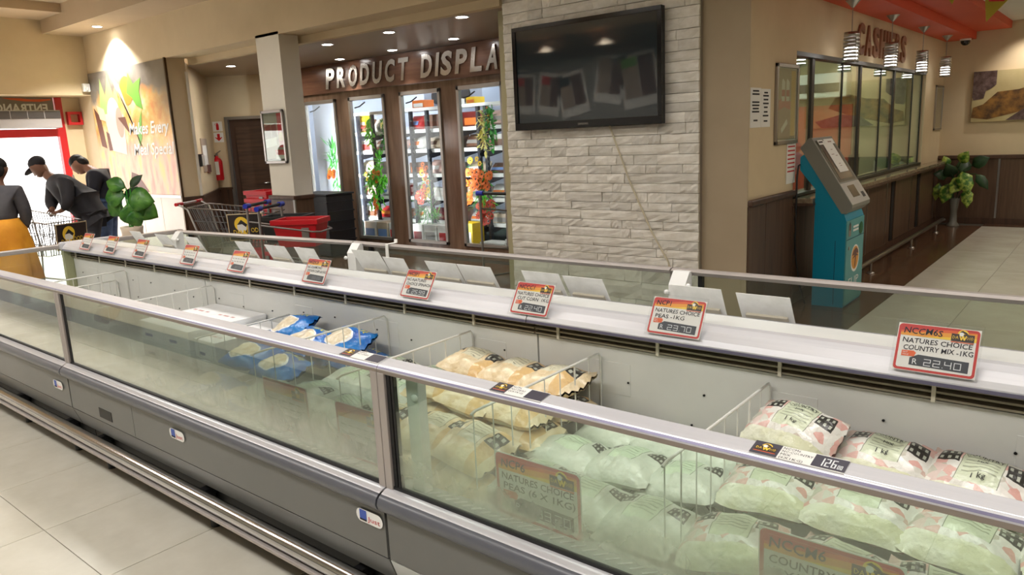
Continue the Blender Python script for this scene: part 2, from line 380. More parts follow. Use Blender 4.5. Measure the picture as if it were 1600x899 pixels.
# pillar, bulkhead over the recess, lower beam, recess ceiling
struct('pillar', MB().box(-7.83, 5.05, 0, -7.38, 5.30, 2.8), 'wall_paint_white')
struct('trim_6', MB().box(-7.845, 5.035, .0, -7.365, 5.29, .95), 'wood_panel', None)
struct('trim_7', MB().box(-7.86, 5.01, .95, -7.345, 5.30, .995), 'wood_dark', None, .008)
struct('trim_8', MB().box(-7.385, 5.02, 0, -7.35, 5.04, .95), 'metal')
struct('bulkhead', MB().box(-9.98, 5.05, 2.77, -4.46, 5.36, 3.75), WP)
struct('beam', MB().box(-9.98, 5.36, 2.69, -4.46, 5.44, 3.0), WP)
struct('trim_11', MB().box(-9.99, 5.30, .935, -9.965, 5.335, 2.6), 'wall_paint_white')
struct('ceiling_recess', MB().box(-12.2, 5.44, 2.70, -4.3, 7.2, 2.8), MN('ceil_brown', (150, 128, 104), (158, 136, 112), 1, .35))
# stone clad column and the beige wall beside it
struct('wall_column', MB().box(-4.46, 5.46, 0, -2.203, 5.62, 3.75).box(-4.46, 5.62, 0, -4.3, 7.2, 3.0), MN('wall_tan', (172, 155, 128), (180, 163, 136), 1.2, .8))
st = struct('stone_cladding', MB().box(-4.46, 5.42, 0, -2.57, 5.46, 3.3), M('mortar', (150, 140, 126), .9))
random.seed(3); z = .0
SM = MN('split_stone', (218, 212, 198), (246, 242, 233), 8, .85, 7, bump=.55, stretch=(1, 1, 1.6), lo=.3, hi=.75, rnd=.26)
while z < 3.28:
    h = random.choice((.07, .075, .08, .082)) if z > .3 else .15
    if z > 2.55: h = random.choice((.1, .11))
    x = -4.46
    while x < -2.572:
        w = random.choice((.1, .16, .22, .3, .38, .46, .56)) * random.uniform(.9, 1.1)
        if -2.57 - (x + w) < .1: w = -2.57 - x
        b = MB(); nx = 5; fr = []; off = random.uniform(-.006, .005)
        for k in range(nx + 1):
            for q, zz in enumerate((z + .002, z + h * .3, z + h * .7, z + h - .002)):
                e = .0045 if q in (0, 3) else (.003 if k in (0, nx) else 0)
                fr.append((x + .0015 + (w - .003) * k / nx, 5.396 + off + e + random.uniform(-.0065, .0045), zz))
        bk = [(x + .0015, 5.44, z + .002), (x + w - .0015, 5.44, z + .002), (x + w - .0015, 5.44, z + h - .002), (x + .0015, 5.44, z + h - .002)]
        n = len(fr); F = [(k * 4 + q, (k + 1) * 4 + q, (k + 1) * 4 + q + 1, k * 4 + q + 1) for k in range(nx) for q in range(3)]
        F += [tuple([n, n + 1] + [k * 4 for k in range(nx, -1, -1)]), tuple([n + 3, n + 2][::-1] + [k * 4 + 3 for k in range(nx + 1)])[:], (n, 0, 1, 2, 3, n + 3), tuple([n + 1, n + 2] + [nx * 4 + q for q in (3, 2, 1, 0)])]
        b.add(fr + bk, F, SM); b.build('stone', SM, st); x += w
    z += h
# cashier wall with its window opening
cw = MB().box(-2.36, 5.463, 0, -2.2, 6.43, 2.85).box(-2.36, 6.43, 2.135, -2.2, 11.42, 2.85).box(-2.36, 11.42, 0, -2.2, 12.7, 2.85).box(-2.36, 6.43, 0, -2.2, 11.42, .86)
wall_cash = struct('wall_cashier', cw, WP)
wf = struct('wall_far', MB().box(-2.3, 12.6, 0, 5.1, 12.75, 2.95), WP)
struct('ceiling_hall', MB().box(-1.42, 5.2, 2.785, 5.1, 12.7, 2.9), 'ceiling_white')
struct('soffit_orange', MB().box(-2.2, 5.46, 2.59, -1.83, 12.6, 2.95).box(-1.83, 5.46, 2.69, -1.42, 12.6, 2.95), 'orange_paint')
struct('wall_hall_front', MB().box(-2.2, 5.46, 2.9, 5.1, 5.56, 3.75), WP)
# main ceiling with its lower border, entrance bulkhead, closing walls
struct('ceiling', MB().box(-13.1, -3.3, 3.62, 5.1, 5.5, 3.75), 'ceiling_paint')
struct('soffit_back', MB().box(-12.4, 4.5, 3.31, -2.2, 5.06, 3.63), 'ceiling_paint')
struct('soffit_left', MB().box(-12.42, -3.2, 3.5, -11.6, 4.5, 3.63), 'ceiling_paint')
struct('wall_entrance', MB().box(-12.95, -3.2, 2.45, -12.4, 5.05, 3.75).box(-13.05, 4.8, 0, -12.9, 5.1, 2.5).box(-13.05, -3.3, 0, -12.9, .35, 2.5), WP)
wfront = struct('wall_front', MB().box(-13.1, -3.45, 0, 5.1, -3.3, 3.75), MN('wall_front_paint', (152, 150, 146), (160, 158, 154), 1, .8))
struct('wall_right', MB().box(5.1, -3.4, 0, 5.25, 12.75, 3.75), WP)
struct('wall_side_back', MB().box(-13.05, 5.6, 0, -12.2, 9.2, 3.3).box(-12.3, 7.12, 0, -10.75, 7.3, 3.0), WP)
# cashier wall: wainscot panels, cap, counter front
WPN = 'wood_panel'
for y0, y1 in ((5.46, 5.80), (5.80, 6.40)):
    MB().box(-2.205, y0 + .003, .08, -2.188, y1 - .003, .95).build('panel', WPN, wall_cash)
tag(MB().box(-2.21, 5.46, .95, -2.165, 6.42, 1.0).build('trim_9', 'wood_dark', None, .012), kind='structure')
ys = [6.42, 7.1, 7.9, 8.75, 9.6, 10.84, 12.34, 12.58]
for a, c in zip(ys, ys[1:]):
    MB().box(-2.205, a + .01, .09, -2.185, c - .01, .86).build('panel', WPN, wall_cash)
for y in ys[1:-1]:
    MB().box(-2.2, y - .012, .09, -2.181, y + .012, .86).build('metal_strip', 'metal', wall_cash)
for y in (9.86, 11.25):
    MB().box(-2.19, y - .07, .1, -2.176, y + .05, .83).build('recess_shade_strip', M('gap', (24, 17, 13), .8), wall_cash)  # raised dark strip; the shade of the recess is put into its colour
    MB().box(-2.19, y + .06, .1, -2.165, y + .86, .83).build('raised_panel', WPN, wall_cash, .004)
tag(MB().box(-2.2, 6.42, 0, -2.178, 12.6, .09).build('baseboard_cashier', 'wood_dark'), kind='structure')
# far wall: wainscot
xs = [-2.2, -1.43, -.62, .2, 1.02, 1.9]
for a, c in zip(xs, xs[1:]): MB().box(a + .012, 12.575, .09, c - .012, 12.605, .93).build('panel', WPN, wf)
for a in xs[1:]: MB().box(a - .012, 12.57, .09, a + .012, 12.6, .93).build('metal_strip', 'metal', wf)
tag(MB().box(-2.2, 12.55, .93, 2, 12.6, .985).build('trim_10', 'wood_dark', None, .01), kind='structure')
tag(MB().box(-2.2, 12.57, 0, 2, 12.6, .09).build('baseboard_far', 'wood_dark'), kind='structure')
# recessed downlights
def downlight(loc, label, power, ang=85, col=(1, .96, .92), r=.058, e='lamp_white'):
    t = thing('downlight', label, 'ceiling light', loc)
    x, y, z = loc
    MB().lathe([(r * 1.35, z - .004), (r * 1.35, z + .0), (r, z + .001), (r, z - .004)], (x, y, 0), 'white_gloss', caps=False).build('trim_ring', 'white_gloss', t)
    MB().lathe([(r * .98, z - .003), (r * .98, z - .001)], (x, y, 0), e).build('bulb', e, t)
    spot('downlight_beam', (x, y, z - .02), power, ang, .6, col)
for q, (x, y) in enumerate(((-7.39, 5.71), (-6.26, 5.66), (-5.11, 5.57), (-8.58, 6.82), (-7.45, 6.77), (-6.26, 6.66))):
    downlight((x, y, 2.699), ('right', 'middle', 'left')[(2 - q) % 3] + ' recessed spotlight of the ' + ('front row behind the beam' if q < 3 else 'rear row above the letter board'), 34)
downlight((-9.97, 5.99, 2.699), 'single recessed spotlight in the lobby ceiling left of the pillar, over the brown door', 30)
downlight((-11.33, 4.83, 3.309), 'recessed spotlight in the beige border ceiling above the food mural', 330, 120, (1, .95, .88))
# ------------------------------------------------------------------ island freezer: three front and three rear cabinets
MN('panel_grey', (106, 106, 104), (112, 112, 110), 2, .36)
M('kick_grey', (206, 208, 206), .35); M('bumper_grey', (96, 98, 106), .3); MN('aluminium', (216, 216, 222), (224, 224, 229), 8, .26, 3, stretch=(.2, 6, 6), metal=.3)
M('alu_beige', (178, 170, 166), .4, .3); M('rail_stripe', (112, 108, 134), .35, .3); M('rail_lip', (148, 138, 130), .4, .3)
MN('liner_white', (206, 206, 202), (216, 216, 212), 2.5, .4); MN('cap_white', (214, 216, 214), (222, 223, 220), 3, .35)
M('grille', (150, 142, 124), .6); M('grille_dark', (70, 64, 56), .8); M('clip', (205, 198, 180), .5); M('rubber', (22, 22, 24), .6)
glass('front_glass', (238, 246, 240), fog=.36, fogcol=(208, 216, 196), refl=1.1, grad=True, z0=.56, z1=.89)
glass('front_glass_far', (236, 244, 238), fog=.56, fogcol=(198, 206, 190), refl=2.2, grad=True, z0=.56, z1=.95)
glass('rear_glass', (238, 244, 239), refl=1.1)
def badge(parent, x, z, y=1.3285):
    pl = PL((x, y, z), (1, 0, 0), (0, 0, 1)); b = MB()
    b.rrect(pl, -.062, -.022, .062, .022, .021, .002, 'white_gloss')
    b.poly(pl, [(-.045, -.012), (-.012, -.012), (-.012, .02), (-.045, .02)], .003, M('logo_blue', (52, 84, 178), .4))
    b.poly(pl, [(-.045, -.016), (-.012, -.016), (-.012, -.010), (-.045, -.010)], .0035, 'ink')
    b.text(pl, 'Just', -.008, -.012, .017, .003, 'red', w=.058); b.build('maker_badge', 'white_gloss', parent)
def front_cabinet(x0, x1, label, hatch=False, seams=(), far=False):
    t = thing('freezer_cabinet', label, 'freezer', ((x0 + x1) / 2, 1.8, 0)); g = .004; a, c = x0 + g, x1 - g
    segs = [a] + list(seams) + [c]
    for p, q in zip(segs, segs[1:]):
        MB().extr([(1.332, .47), (1.332, .302), (1.36, .302), (1.36, .47)], p + .002, q - .002).build('front_panel', 'panel_grey', t, .002)
    MB().extr([(1.334, .298), (1.366, .205), (1.39, .205), (1.36, .298)], a, c).build('kick_panel', 'kick_grey' if not far else 'panel_grey', t)
    MB().box(a, 1.42, 0, c, 2.2, .21).build('plinth', 'rubber', t)
    for xx in (a + .2, (a + c) / 2, c - .2): MB().box(xx - .02, 1.345, .15, xx + .02, 1.425, .18).tube([(xx, 1.4, 0), (xx, 1.4, .15)], .022).build('foot', 'black', t)
    b = MB().extr([(1.33 + .031 * math.cos(k * PI / 6), .497 + .031 * math.sin(k * PI / 6)) for k in range(12)], a, c, smooth=True); b.build('bumper_strip', 'bumper_grey', t)
    MB().extr([(1.37, .537), (1.352, .537), (1.334, .5335), (1.32, .527), (1.315, .519), (1.322, .513), (1.37, .512)], a, c).build('lower_rail', 'aluminium', t, .003)
    b = MB().tube([(a - .004, 1.33, .168), (c + .004, 1.33, .168)], .031, n=16); gr = b.build('guard_rail', 'chrome', t)
    MB().box(a - .003, 1.300, .119, c + .003, 1.345, .134).build('guard_strip', 'alu_beige', gr, .003)
    MB().box(a, 1.347, .5365, c, 1.362, .545).build('gasket', 'rubber', t)
    MB().box(a + .05, 1.352, .537, c - .035, 1.360, .902).build('glass_pane', 'front_glass_far' if far else 'front_glass', t)
    MB().extr([(1.345, .899), (1.345, .911), (1.353, .9215), (1.398, .929), (1.412, .920), (1.40, .911), (1.38, .899)], a - .003, c + .003).build('top_rail', 'aluminium', t, .002)
    MB().extr([(1.3442, .8985), (1.3442, .9095), (1.3475, .9095), (1.3475, .8985)], a - .003, c + .003).build('rail_lip', 'rail_lip', t)
    MB().extr([(1.3458, .9130), (1.3495, .9175), (1.3515, .9175), (1.3475, .9130)], a - .003, c + .003).build('rail_stripe', 'rail_stripe', t)
    for xx in (x0 + .016, x1 - .0155):
        MB().box(xx - .0145, 1.342, .535, xx + .0145, 1.368, .90).build('post', 'alu_beige', t, .002)
    MB().box(x0 + .032, 1.35, .537, x0 + .046, 1.366, .9).box(x0 + .052, 1.35, .537, x0 + .060, 1.366, .9).build('post_seal', 'rubber', t)
    ip = MB().box(x0 + .075, 1.385, .53, x0 + .125, 1.42, .905).build('inner_post', 'white_gloss', t, .003)
    for zz in (.62, .83): MB().sphere((x0 + .115, 1.38, zz), .012, .008, .012, 'white_gloss').build('knob', 'white_gloss', ip)
    # tub
    MB().box(a, 2.118, .40, c, 2.15, .829).build('back_wall', 'liner_white', t)
    MB().box(a, 1.40, .38, c, 2.13, .40).build('tub_floor', 'liner_white', t)
    MB().extr([(1.37, .537), (1.372, .36), (1.40, .36), (1.405, .50), (1.47, .512), (1.46, .522)], a, c).build('front_ledge', M('ledge_grey', (150, 154, 148), .5), t)
    b = MB(); n = int((c - a - .2) / .034)
    for k in range(n):
        xx = a + .13 + k * .034; pl = PL((xx, 1.392, .5335), (.55, .83, -.13), (0, .15, .98)); b.pbox(pl, 0, 0, 0, .04, .003, .003, 'white_gloss')
    b.build('vent_slots', 'white_gloss', t)['kind'] = 'stuff'
    b = MB(); k = 0; x = a + .12
    while x < c - .05:
        for dz in (.73, .62): b.lathe([(.0042, 2.114), (.003, 2.119)], (x + .05 * math.sin(k * 3 + dz * 9), 0, dz + .02 * math.sin(k * 5)), 'black', 8, axis='y')
        k += 1; x += .27
    b.build('screws', 'black', t)['kind'] = 'stuff'
    for k in range(int((c - a) / .6)):
        xx = a + .25 + .62 * k; MB().box(xx, 2.1165, .66, xx + .14, 2.119, .775).build('cover_plate', 'liner_white', t, .001)
    # air grille and canopy cap of the spine
    MB().box(a, 2.125, .829, c, 2.2, .91).build('air_grille', 'grille_dark', t)
    for zz in (.838, .855, .872): MB().extr([(2.10, zz), (2.125, zz + .003), (2.125, zz + .009), (2.10, zz + .006)], a, c).build('slat', 'grille', t)
    x = a + .1
    while x < c: MB().box(x, 2.094, .832, x + .010, 2.101, .886).build('grille_clip', 'clip', t); x += .4
    MB().extr([(2.052, .893), (2.052, .904), (2.06, .920), (2.085, .940), (2.115, .951), (2.14, .953), (2.14, .94), (2.13, .893)], a - .002, c + .002).build('canopy_edge', 'aluminium', t, .002)
    MB().extr([(2.050, .8905), (2.050, .900), (2.056, .900), (2.056, .8905)], a - .002, c + .002).build('canopy_trim', 'rail_stripe', t)
    MB().extr([(2.14, .951), (2.30, .940), (2.302, .90), (2.14, .90)], a - .002, c + .002).build('canopy_top', 'cap_white', t)
    return t
KX = -3.9
def sh(x): return -.075 * max(0, KX - x)
def rear_cabinet(x0, x1, label):
    t = thing('freezer_cabinet', label, 'freezer', ((x0 + x1) / 2, 2.7, 0)); g = .004; a, c = x0 + g, x1 - g
    fn = lambda tt, p, q: (tt, 4.46 - p + (sh(tt) if p < 1.6 else 0), q)
    E = lambda nm, prof, m, bev=0, sm=False: MB().extr(prof, a, c, fn=fn, smooth=sm).build(nm, m, t, bev)
    E('front_panel', [(1.332, .47), (1.332, .302), (1.36, .302), (1.36, .47)], 'panel_grey')
    E('kick_panel', [(1.334, .298), (1.366, .205), (1.39, .205), (1.36, .298)], 'kick_grey')
    MB().box(a, 2.312, 0, c, 2.86, .21).build('plinth', 'rubber', t)
    E('bumper_strip', [(1.33 + .031 * math.cos(k * PI / 6), .497 + .031 * math.sin(k * PI / 6)) for k in range(12)], 'bumper_grey', 0, True)
    E('lower_rail', [(1.37, .537), (1.352, .537), (1.32, .527), (1.315, .519), (1.37, .512)], 'aluminium')
    E('guard_rail', [(1.33 + .03 * math.cos(k * PI / 6), .168 + .03 * math.sin(k * PI / 6)) for k in range(12)], 'chrome', 0, True)
    E('glass_pane', [(1.352, .537), (1.352, .902), (1.360, .902), (1.360, .537)], 'rear_glass')
    E('top_rail', [(1.345, .899), (1.345, .911), (1.353, .9215), (1.375, .930), (1.398, .929), (1.412, .920), (1.40, .905), (1.38, .899)], 'alu_beige')
    MB().box(a, 2.31, .40, c, 2.34, .829).box(a, 2.34, .38, c, 2.86, .40).build('tub', 'liner_white', t)
    E('front_ledge', [(1.37, .537), (1.372, .36), (1.40, .36), (1.46, .51)], M('ledge_grey'))
    MB().extr([(2.308, .893), (2.308, .9405), (2.345, .928), (2.37, .922), (2.405, .905), (2.408, .893)], a, c).build('canopy_edge', 'aluminium', t)
    for xx in (x0 + .065,):
        y = 3.02 + sh(xx); pl = PL((xx - .04, y + .06, 0), (0, -1, 0), (0, 0, 1))
        b = MB().extr([(y - .035, .53), (y - .035, .868), (y + .012, .925), (y + .035, .925), (y + .035, .53)], xx - .04, xx + .04); ip = b.build('inner_post', 'white_gloss', t, .003)
        for zz in (.865, .62): MB().sphere((xx + .05, y - .02, zz), .013, .013, .013, 'white_gloss').build('knob', 'white_gloss', ip)
        MB().sphere((xx - .045, y - .045, .835), .012, .012, .012, 'white_gloss').build('knob', 'white_gloss', ip)
        MB().box(xx + .055, 3.085 + sh(xx), .537, xx + .075, 3.11 + sh(xx), .9).build('post_seal', 'rubber', t)
    MB().box(x1 - .02, 3.085 + sh(x1), .537, x1, 3.11 + sh(x1), .9).build('post', 'alu_beige', t)
    return t
FA = front_cabinet(-5.93, -4.06, 'far left front freezer cabinet, mostly empty, beside the orange skirt', far=True)
badge(FA, -4.196, .40)
FB = front_cabinet(-4.06, -1.649, 'middle front freezer cabinet with white cartons and blue bags', seams=(-3.354,), far=True)
badge(FB, -2.938, .413); badge(FB, -1.722, .419)
MB().box(-3.72, 1.330, .325, -3.585, 1.334, .352 + .02).build('hatch', 'black', FB)
FC = front_cabinet(-1.649, .771, 'nearest front freezer cabinet full of frozen vegetable bags')
RA = rear_cabinet(-5.925, -3.88, 'far left rear freezer cabinet behind the low glass near the red handled trolley')
RB = rear_cabinet(-3.88, -1.59, 'middle rear freezer cabinet before the product display doors')
RC = rear_cabinet(-1.59, .771, 'nearest rear freezer cabinet in front of the blue kiosk')
# glazed left end of the island
t = thing('freezer_end', 'glazed left end of the freezer island below the orange skirt', 'freezer', (-5.95, 2.2, 0))
e0, e1 = (-6.0, 1.345), (-5.975, 2.965); ple = PL((e0[0], e0[1], 0), (e1[0] - e0[0], e1[1] - e0[1], 0), (0, 0, 1)); Le = 1.62
MB().pbox(ple, 0, .21, -.02, Le, .5, .02).build('end_panel', 'panel_grey', t); MB().pbox(ple, 0.02, 0, -.015, Le - .02, .21, -.0).build('plinth', 'rubber', t)
MB().pbox(ple, 0, .5, -.03, Le, .537, .03).build('lower_rail', 'aluminium', t, .004)
MB().pbox(ple, .02, .537, -.004, Le - .02, .90, .004).build('glass_pane', 'rear_glass', t)
MB().pbox(ple, -.01, .899, -.03, Le + .01, .930, .03).build('top_rail', 'alu_beige', t, .006)
MB().box(-5.975, 2.06, .40, -5.936, 2.40, .94).build('spine_end', M('spine_green', (176, 178, 140), .5), t)
MB().box(-5.975, 2.045, .893, -5.934, 2.41, .948).build('canopy_end', 'aluminium', t, .01)
# wire dividers
def divider(x, label, y0=1.44, y1=2.112, zt=.80, zb=.45, lean=0, shade='wire_white'):
    t = thing('wire_divider', label, 'divider', (x, (y0 + y1) / 2, zb)); m = M(shade, (226, 226, 220), .4)
    MB().tube([(x, y0, zt - .006), (x, y0 + .02, zt), (x, y1 - .012, zt + .003), (x, y1, zt - .012), (x, y1, zb)], .0042, n=8).build('frame', m, t)
    n = 8
    for k in range(n):
        yy = y0 + (y1 - y0) * k / n + .01
        MB().tube([(x, yy, zb), (x, yy, zt - .002)], .0032 if k == 6 else .002, n=6).build('wire', m, t)
    MB().tube([(x, y0, zb), (x, y1, zb)], .0025, n=6).build('bottom_wire', m, t)
divider(-5.07, 'wire divider in the empty far left bay'); divider(-3.96, 'white wire divider left of the white cartons')
divider(-2.49, 'wire divider just right of the blue bags'); divider(-1.975, 'wire divider left of the cream coloured bags')
divider(-1.372, 'wire divider right of the cream coloured bags'); divider(-.772, 'wire divider left of the mixed vegetable bags')
divider(-5.22, 'lower wire basket edge in the far left bay', zt=.72, y0=1.6)
divider(-3.22, 'wire divider standing against the end of the white cartons', zt=.72, y0=1.6)
# ------------------------------------------------------------------ product display: cold room front, doors, shelves, goods, flowers
MN('board_gloss', (104, 82, 66), (138, 112, 92), 2.5, .12, 6, stretch=(5, 5, .5), lo=.3, hi=.7)
MN('frieze_wood', (92, 62, 48), (124, 88, 68), 3, .22, 6, stretch=(.5, 5, 6), lo=.3, hi=.7)
M('letter_steel', (190, 186, 180), .22, 1); M('cold_white', (214, 218, 228), .5); M('cold_grey', (160, 166, 178), .5); M('frame_alu', (170, 165, 158), .3, .7)
M('shelf_black', (34, 35, 42), .45); M('mat_green', (44, 62, 50), .9)
DX = (-9.88, -8.81, -7.73, -6.67)
glass('cold_door_glass', (244, 248, 248), refl=.4)
fr = thing('display_front', 'glossy brown cold room front with four tall glazed doors', 'shop front', (-7.8, 7.1, 0))
xe = [-10.8] + [v for d in DX for v in (d, d + .77)] + [-4.74]
for i in range(0, len(xe), 2): MB().box(xe[i], 7.1, .16, xe[i + 1], 7.16, 2.2).build('panel', 'board_gloss', fr)
MB().box(-10.8, 7.1, 2.2, -4.74, 7.16, 2.29).build('top_panel', 'board_gloss', fr); MB().box(-10.8, 7.1, 0, -4.74, 7.16, .16).build('bottom_panel', 'board_gloss', fr)
for k, x in enumerate(DX):
    x1 = x + .77; b = MB()
    for q in ((x, .16, x + .045, 2.2), (x1 - .045, .16, x1, 2.2), (x, 2.15, x1, 2.2), (x, .16, x1, .205)): b.box(q[0], 7.075, q[1], q[2], 7.13, q[3])
    d = b.build('door_frame', 'frame_alu', fr, .004)
    MB().box(x + .045, 7.095, .205, x1 - .045, 7.105, 2.15).build('door_glass', 'cold_door_glass', d)
    MB().tube([(x + .06, 7.14, 2.05), (x + .10, 7.2, 2.07), (x + .16, 7.26, 2.13)], .009).build('closer_arm', 'black', d)
# letter board
lb = thing('letter_board', 'brown wooden board with raised steel letters above the display doors', 'sign', (-7.8, 7.06, 2.29))
MB().box(-10.8, 7.045, 2.29, -4.74, 7.16, 2.694).build('board', 'frieze_wood', lb)
pl = PL((0, 7.045, 0), (1, 0, 0), (0, 0, 1))
def word(s, xs, z, h, w):
    for ch, x in zip(s, xs): MB().text(pl, ch, x, z, h, .002, 'letter_steel', w=w, shear=.18, thick=.02, res=3, bold=.035).build('letter', 'letter_steel', lb)
word('PRODUCT', [-9.22 + .258 * i for i in range(7)], 2.355, .275, .19)
word('D', [-7.23], 2.355, .275, .20); word('I', [-6.965], 2.355, .275, .055); word('SPLAY', [-6.87 + .255 * i for i in range(5)], 2.355, .275, .19)
# the cold room behind
struct('wall_cold_room', MB().box(-11, 9.0, 0, -4.3, 9.1, 2.8).box(-11, 7.16, 0, -10.85, 9.0, 2.8).box(-4.4, 7.16, 0, -4.3, 9.0, 2.8), 'cold_white')
struct('ceiling_cold_room', MB().box(-11, 7.16, 2.72, -4.3, 9.1, 2.8), 'cold_white')
struct('floor_cold_room', MB().box(-10.85, 7.16, -.01, -4.3, 9.1, .13), 'mat_green')
struct('wall_cold_panel', MB().box(-10.4, 7.62, .13, -9.62, 7.7, 2.6), 'cold_white')
# shelving racks, one behind each of the three right doors
ORD = ('first', 'second', 'third', 'fourth', 'fifth')
rk = ((-9.45, -8.3, 'leftmost rack'), (-8.28, -7.18, 'middle rack'), (-7.16, -5.9, 'right rack'))
ZS = (.40, .74, 1.07, 1.42, 1.70)
for a, c, nm in rk:
    t = thing('shelving_rack', 'black slotted ' + nm + ' with white price edges behind the display glass', 'shelf', ((a + c) / 2, 7.9, .13))
    ups = [a + .25, a + .58, c - .06] if nm != 'right rack' else [a + .08, a + .42, a + .55, c - .06]
    for x in ups:
        u = MB().box(x - .02, 7.53, .13, x + .02, 7.58, 1.96).build('upright', 'shelf_black', t)
        b = MB()
        for k in range(26): b.box(x + .02, 7.535, .25 + k * .065, x + .034, 7.565, .275 + k * .065)
        b.build('slots', 'black', u)['kind'] = 'stuff'
    for z in ZS:
        sf = MB().box(a + .01, 7.62, z - .02, c - .01, 8.3, z).build('shelf', 'cold_grey', t)
        MB().box(a + .01, 7.6, z - .045, c - .01, 7.62, z + .005).build('price_edge', 'white', sf)
        for x in ups: MB().extr([(7.58, z - .12), (7.62, z - .12), (8.0, z - .05), (8.0, z - .02), (7.58, z - .02)], x - .015, x + .015).build('arm', 'shelf_black', sf)
    MB().box(a + .01, 7.52, 1.96, c - .01, 7.9, 2.0).build('top_beam', 'white', t)
# goods on the shelves
PC = {'white': (232, 228, 222), 'red and white': (206, 60, 60), 'brown': (120, 84, 66), 'yellow': (238, 196, 40), 'pale pink': (226, 190, 178), 'beige': (206, 186, 160), 'dark red': (120, 34, 34), 'pale blue': (120, 150, 205), 'orange': (226, 120, 50), 'grey': (150, 145, 140)}
def goods(kind, c, x, y, z, w, d, h, label, band='white'):
    t = thing('carton' if kind == 'carton' else 'food_packet', label, 'box' if kind == 'carton' else 'packet', (x + w / 2, y + d / 2, z))
    m = MN('pack_' + c, tuple(max(0, v - 14) for v in PC[c]), PC[c], 9, .5)
    if kind == 'carton':
        MB().box(x, y, z, x + w, y + d, z + h).build('carton_body', m, t, .004)
        p = PL((x, y, z), (1, 0, 0), (0, 0, 1)); MB().poly(p, [(.1 * w, .12 * h), (.9 * w, .12 * h), (.9 * w, .6 * h), (.1 * w, .6 * h)], .002, M('print_' + band, PC[band], .5)).build('front_print', None, t)
    else:
        b = MB(); n, k = 10, 6; vs = []
        for q in range(2):
            for i in range(k + 1):
                for j in range(n + 1):
                    u, v = j / n * 2 - 1, i / k * 2 - 1; e = (1 - abs(u) ** 3) * (1 - abs(v) ** 3); e = max(e, 0) ** .5
                    vs.append((x + w / 2 + u * w / 2, y + d / 2 + (1 if q else -1) * d / 2 * e + v * d * .25, z + h / 2 + v * h / 2))
        N = (n + 1) * (k + 1)
        fs = [(o + i * (n + 1) + j, o + i * (n + 1) + j + 1, o + (i + 1) * (n + 1) + j + 1, o + (i + 1) * (n + 1) + j) for o in (0, N) for i in range(k) for j in range(n)]
        b.add(vs, fs, m, True).build('pouch', m, t)
        p = PL((x + w / 2, y - .002, z + h / 2), (1, 0, 0), (0, .5 * d, h)); MB().poly(p, [(-.3 * w, -.2 * h), (.3 * w, -.2 * h), (.3 * w, .1 * h), (-.3 * w, .1 * h)], .006, M('print_' + band, PC[band], .5)).build('front_print', None, t)
    return t
random.seed(11)
pal = [['white', 'red and white', 'brown'], ['pale pink', 'white', 'dark red'], ['beige', 'grey', 'white'], ['white', 'brown', 'pale pink'], ['brown', 'white', 'beige']]
bandp = ['white', 'orange', 'red and white', 'brown', 'grey', 'pale blue']
for ri, (a, c, nm) in enumerate(rk):
    for si, z in enumerate(ZS):
        for k, pos in enumerate(('left', 'centre', 'right')):
            if si == 4 and k == 2 and ri != 2: continue
            w = (c - a) / 3 - .05; col = pal[(si + ri) % 5][(k + ri) % 3]; x = a + .05 + k * (c - a) / 3
            h = random.uniform(.13, .21); kind = 'carton' if (ri + si + k) % 3 == 0 else 'packet'
            if si == 4: h = .2
            goods(kind, col, x, 7.64 + random.uniform(0, .03), z + .001, w, .2, h, f'{col} {"carton" if kind == "carton" else "food packet"} at the {pos} of the {ORD[4 - si]} shelf, {nm}', random.choice(bandp))
goods('carton', 'yellow', -9.36, 7.66, 1.975 - .27, .2, .16, .26, 'tall yellow carton near the top of the leftmost rack', 'white')
goods('carton', 'orange', -8.05, 7.62, 2.002, .24, .2, .11, 'small orange carton on top of the middle rack', 'white')
goods('carton', 'white', -7.45, 7.62, 2.002, .24, .2, .09, 'small white carton on top of the middle rack', 'white')
goods('carton', 'yellow', -7.0, 7.62, 2.002, .16, .2, .09, 'small yellow carton on top of the right rack', 'orange')
for q, (x, w, bnd, lb2) in enumerate(((-8.95, .26, 'pale blue', 'white floor carton with a blue print behind the second door, leftmost'), (-8.66, .24, 'pale blue', 'white floor carton with a blue print behind the second door, middle'), (-8.39, .26, 'red and white', 'white floor carton with a red print at the right of the second door'),
                                     (-7.88, .2, 'dark red', 'white floor carton with a dark red print, left in the third door'), (-7.65, .24, 'grey', 'white floor carton with a grey print in the third door'), (-7.38, .3, 'red and white', 'white floor carton with a red print at the right of the third door'))):
    goods('carton', 'white' if q != 1 else 'beige', x, 7.3, .131, w, .24, .25, lb2, bnd)
t = goods('carton', 'yellow', -6.98, 7.3, .131, .26, .24, .30, 'white and yellow carton with round emblem at the foot of the fourth door', 'white')
p = PL((-6.98, 7.297, .131), (1, 0, 0), (0, 0, 1)); MB().rrect(p, .0, .0, .19, .3, .02, .002, 'white').disc(p, .10, .15, .05, .05, .004, M('emblem_purple', (88, 70, 120), .5)).disc(p, .10, .15, .036, .036, .005, 'white').build('emblem', 'white', t)
goods('carton', 'white', -6.6, 7.3, .131, .42, .24, .06, 'flat white tray on the floor of the fourth door', 'white')
goods('carton', 'white', -6.16, 7.3, .131, .2, .2, .12, 'small white carton at the foot of the fourth door', 'grey')
t = thing('cooling_unit', 'grey twin fan cooling unit at the top behind the third door', 'cooler', (-8.2, 8.5, 2.2))
MB().box(-8.5, 8.3, 2.02, -7.3, 8.7, 2.36).build('casing', 'cold_grey', t, .01)
for x in (-8.2, -7.65): MB().lathe([(.12, 8.285), (.12, 8.302), (.02, 8.303)], (x, 0, 2.19), 'dark_grey', 20, axis='y').build('fan', 'dark_grey', t)
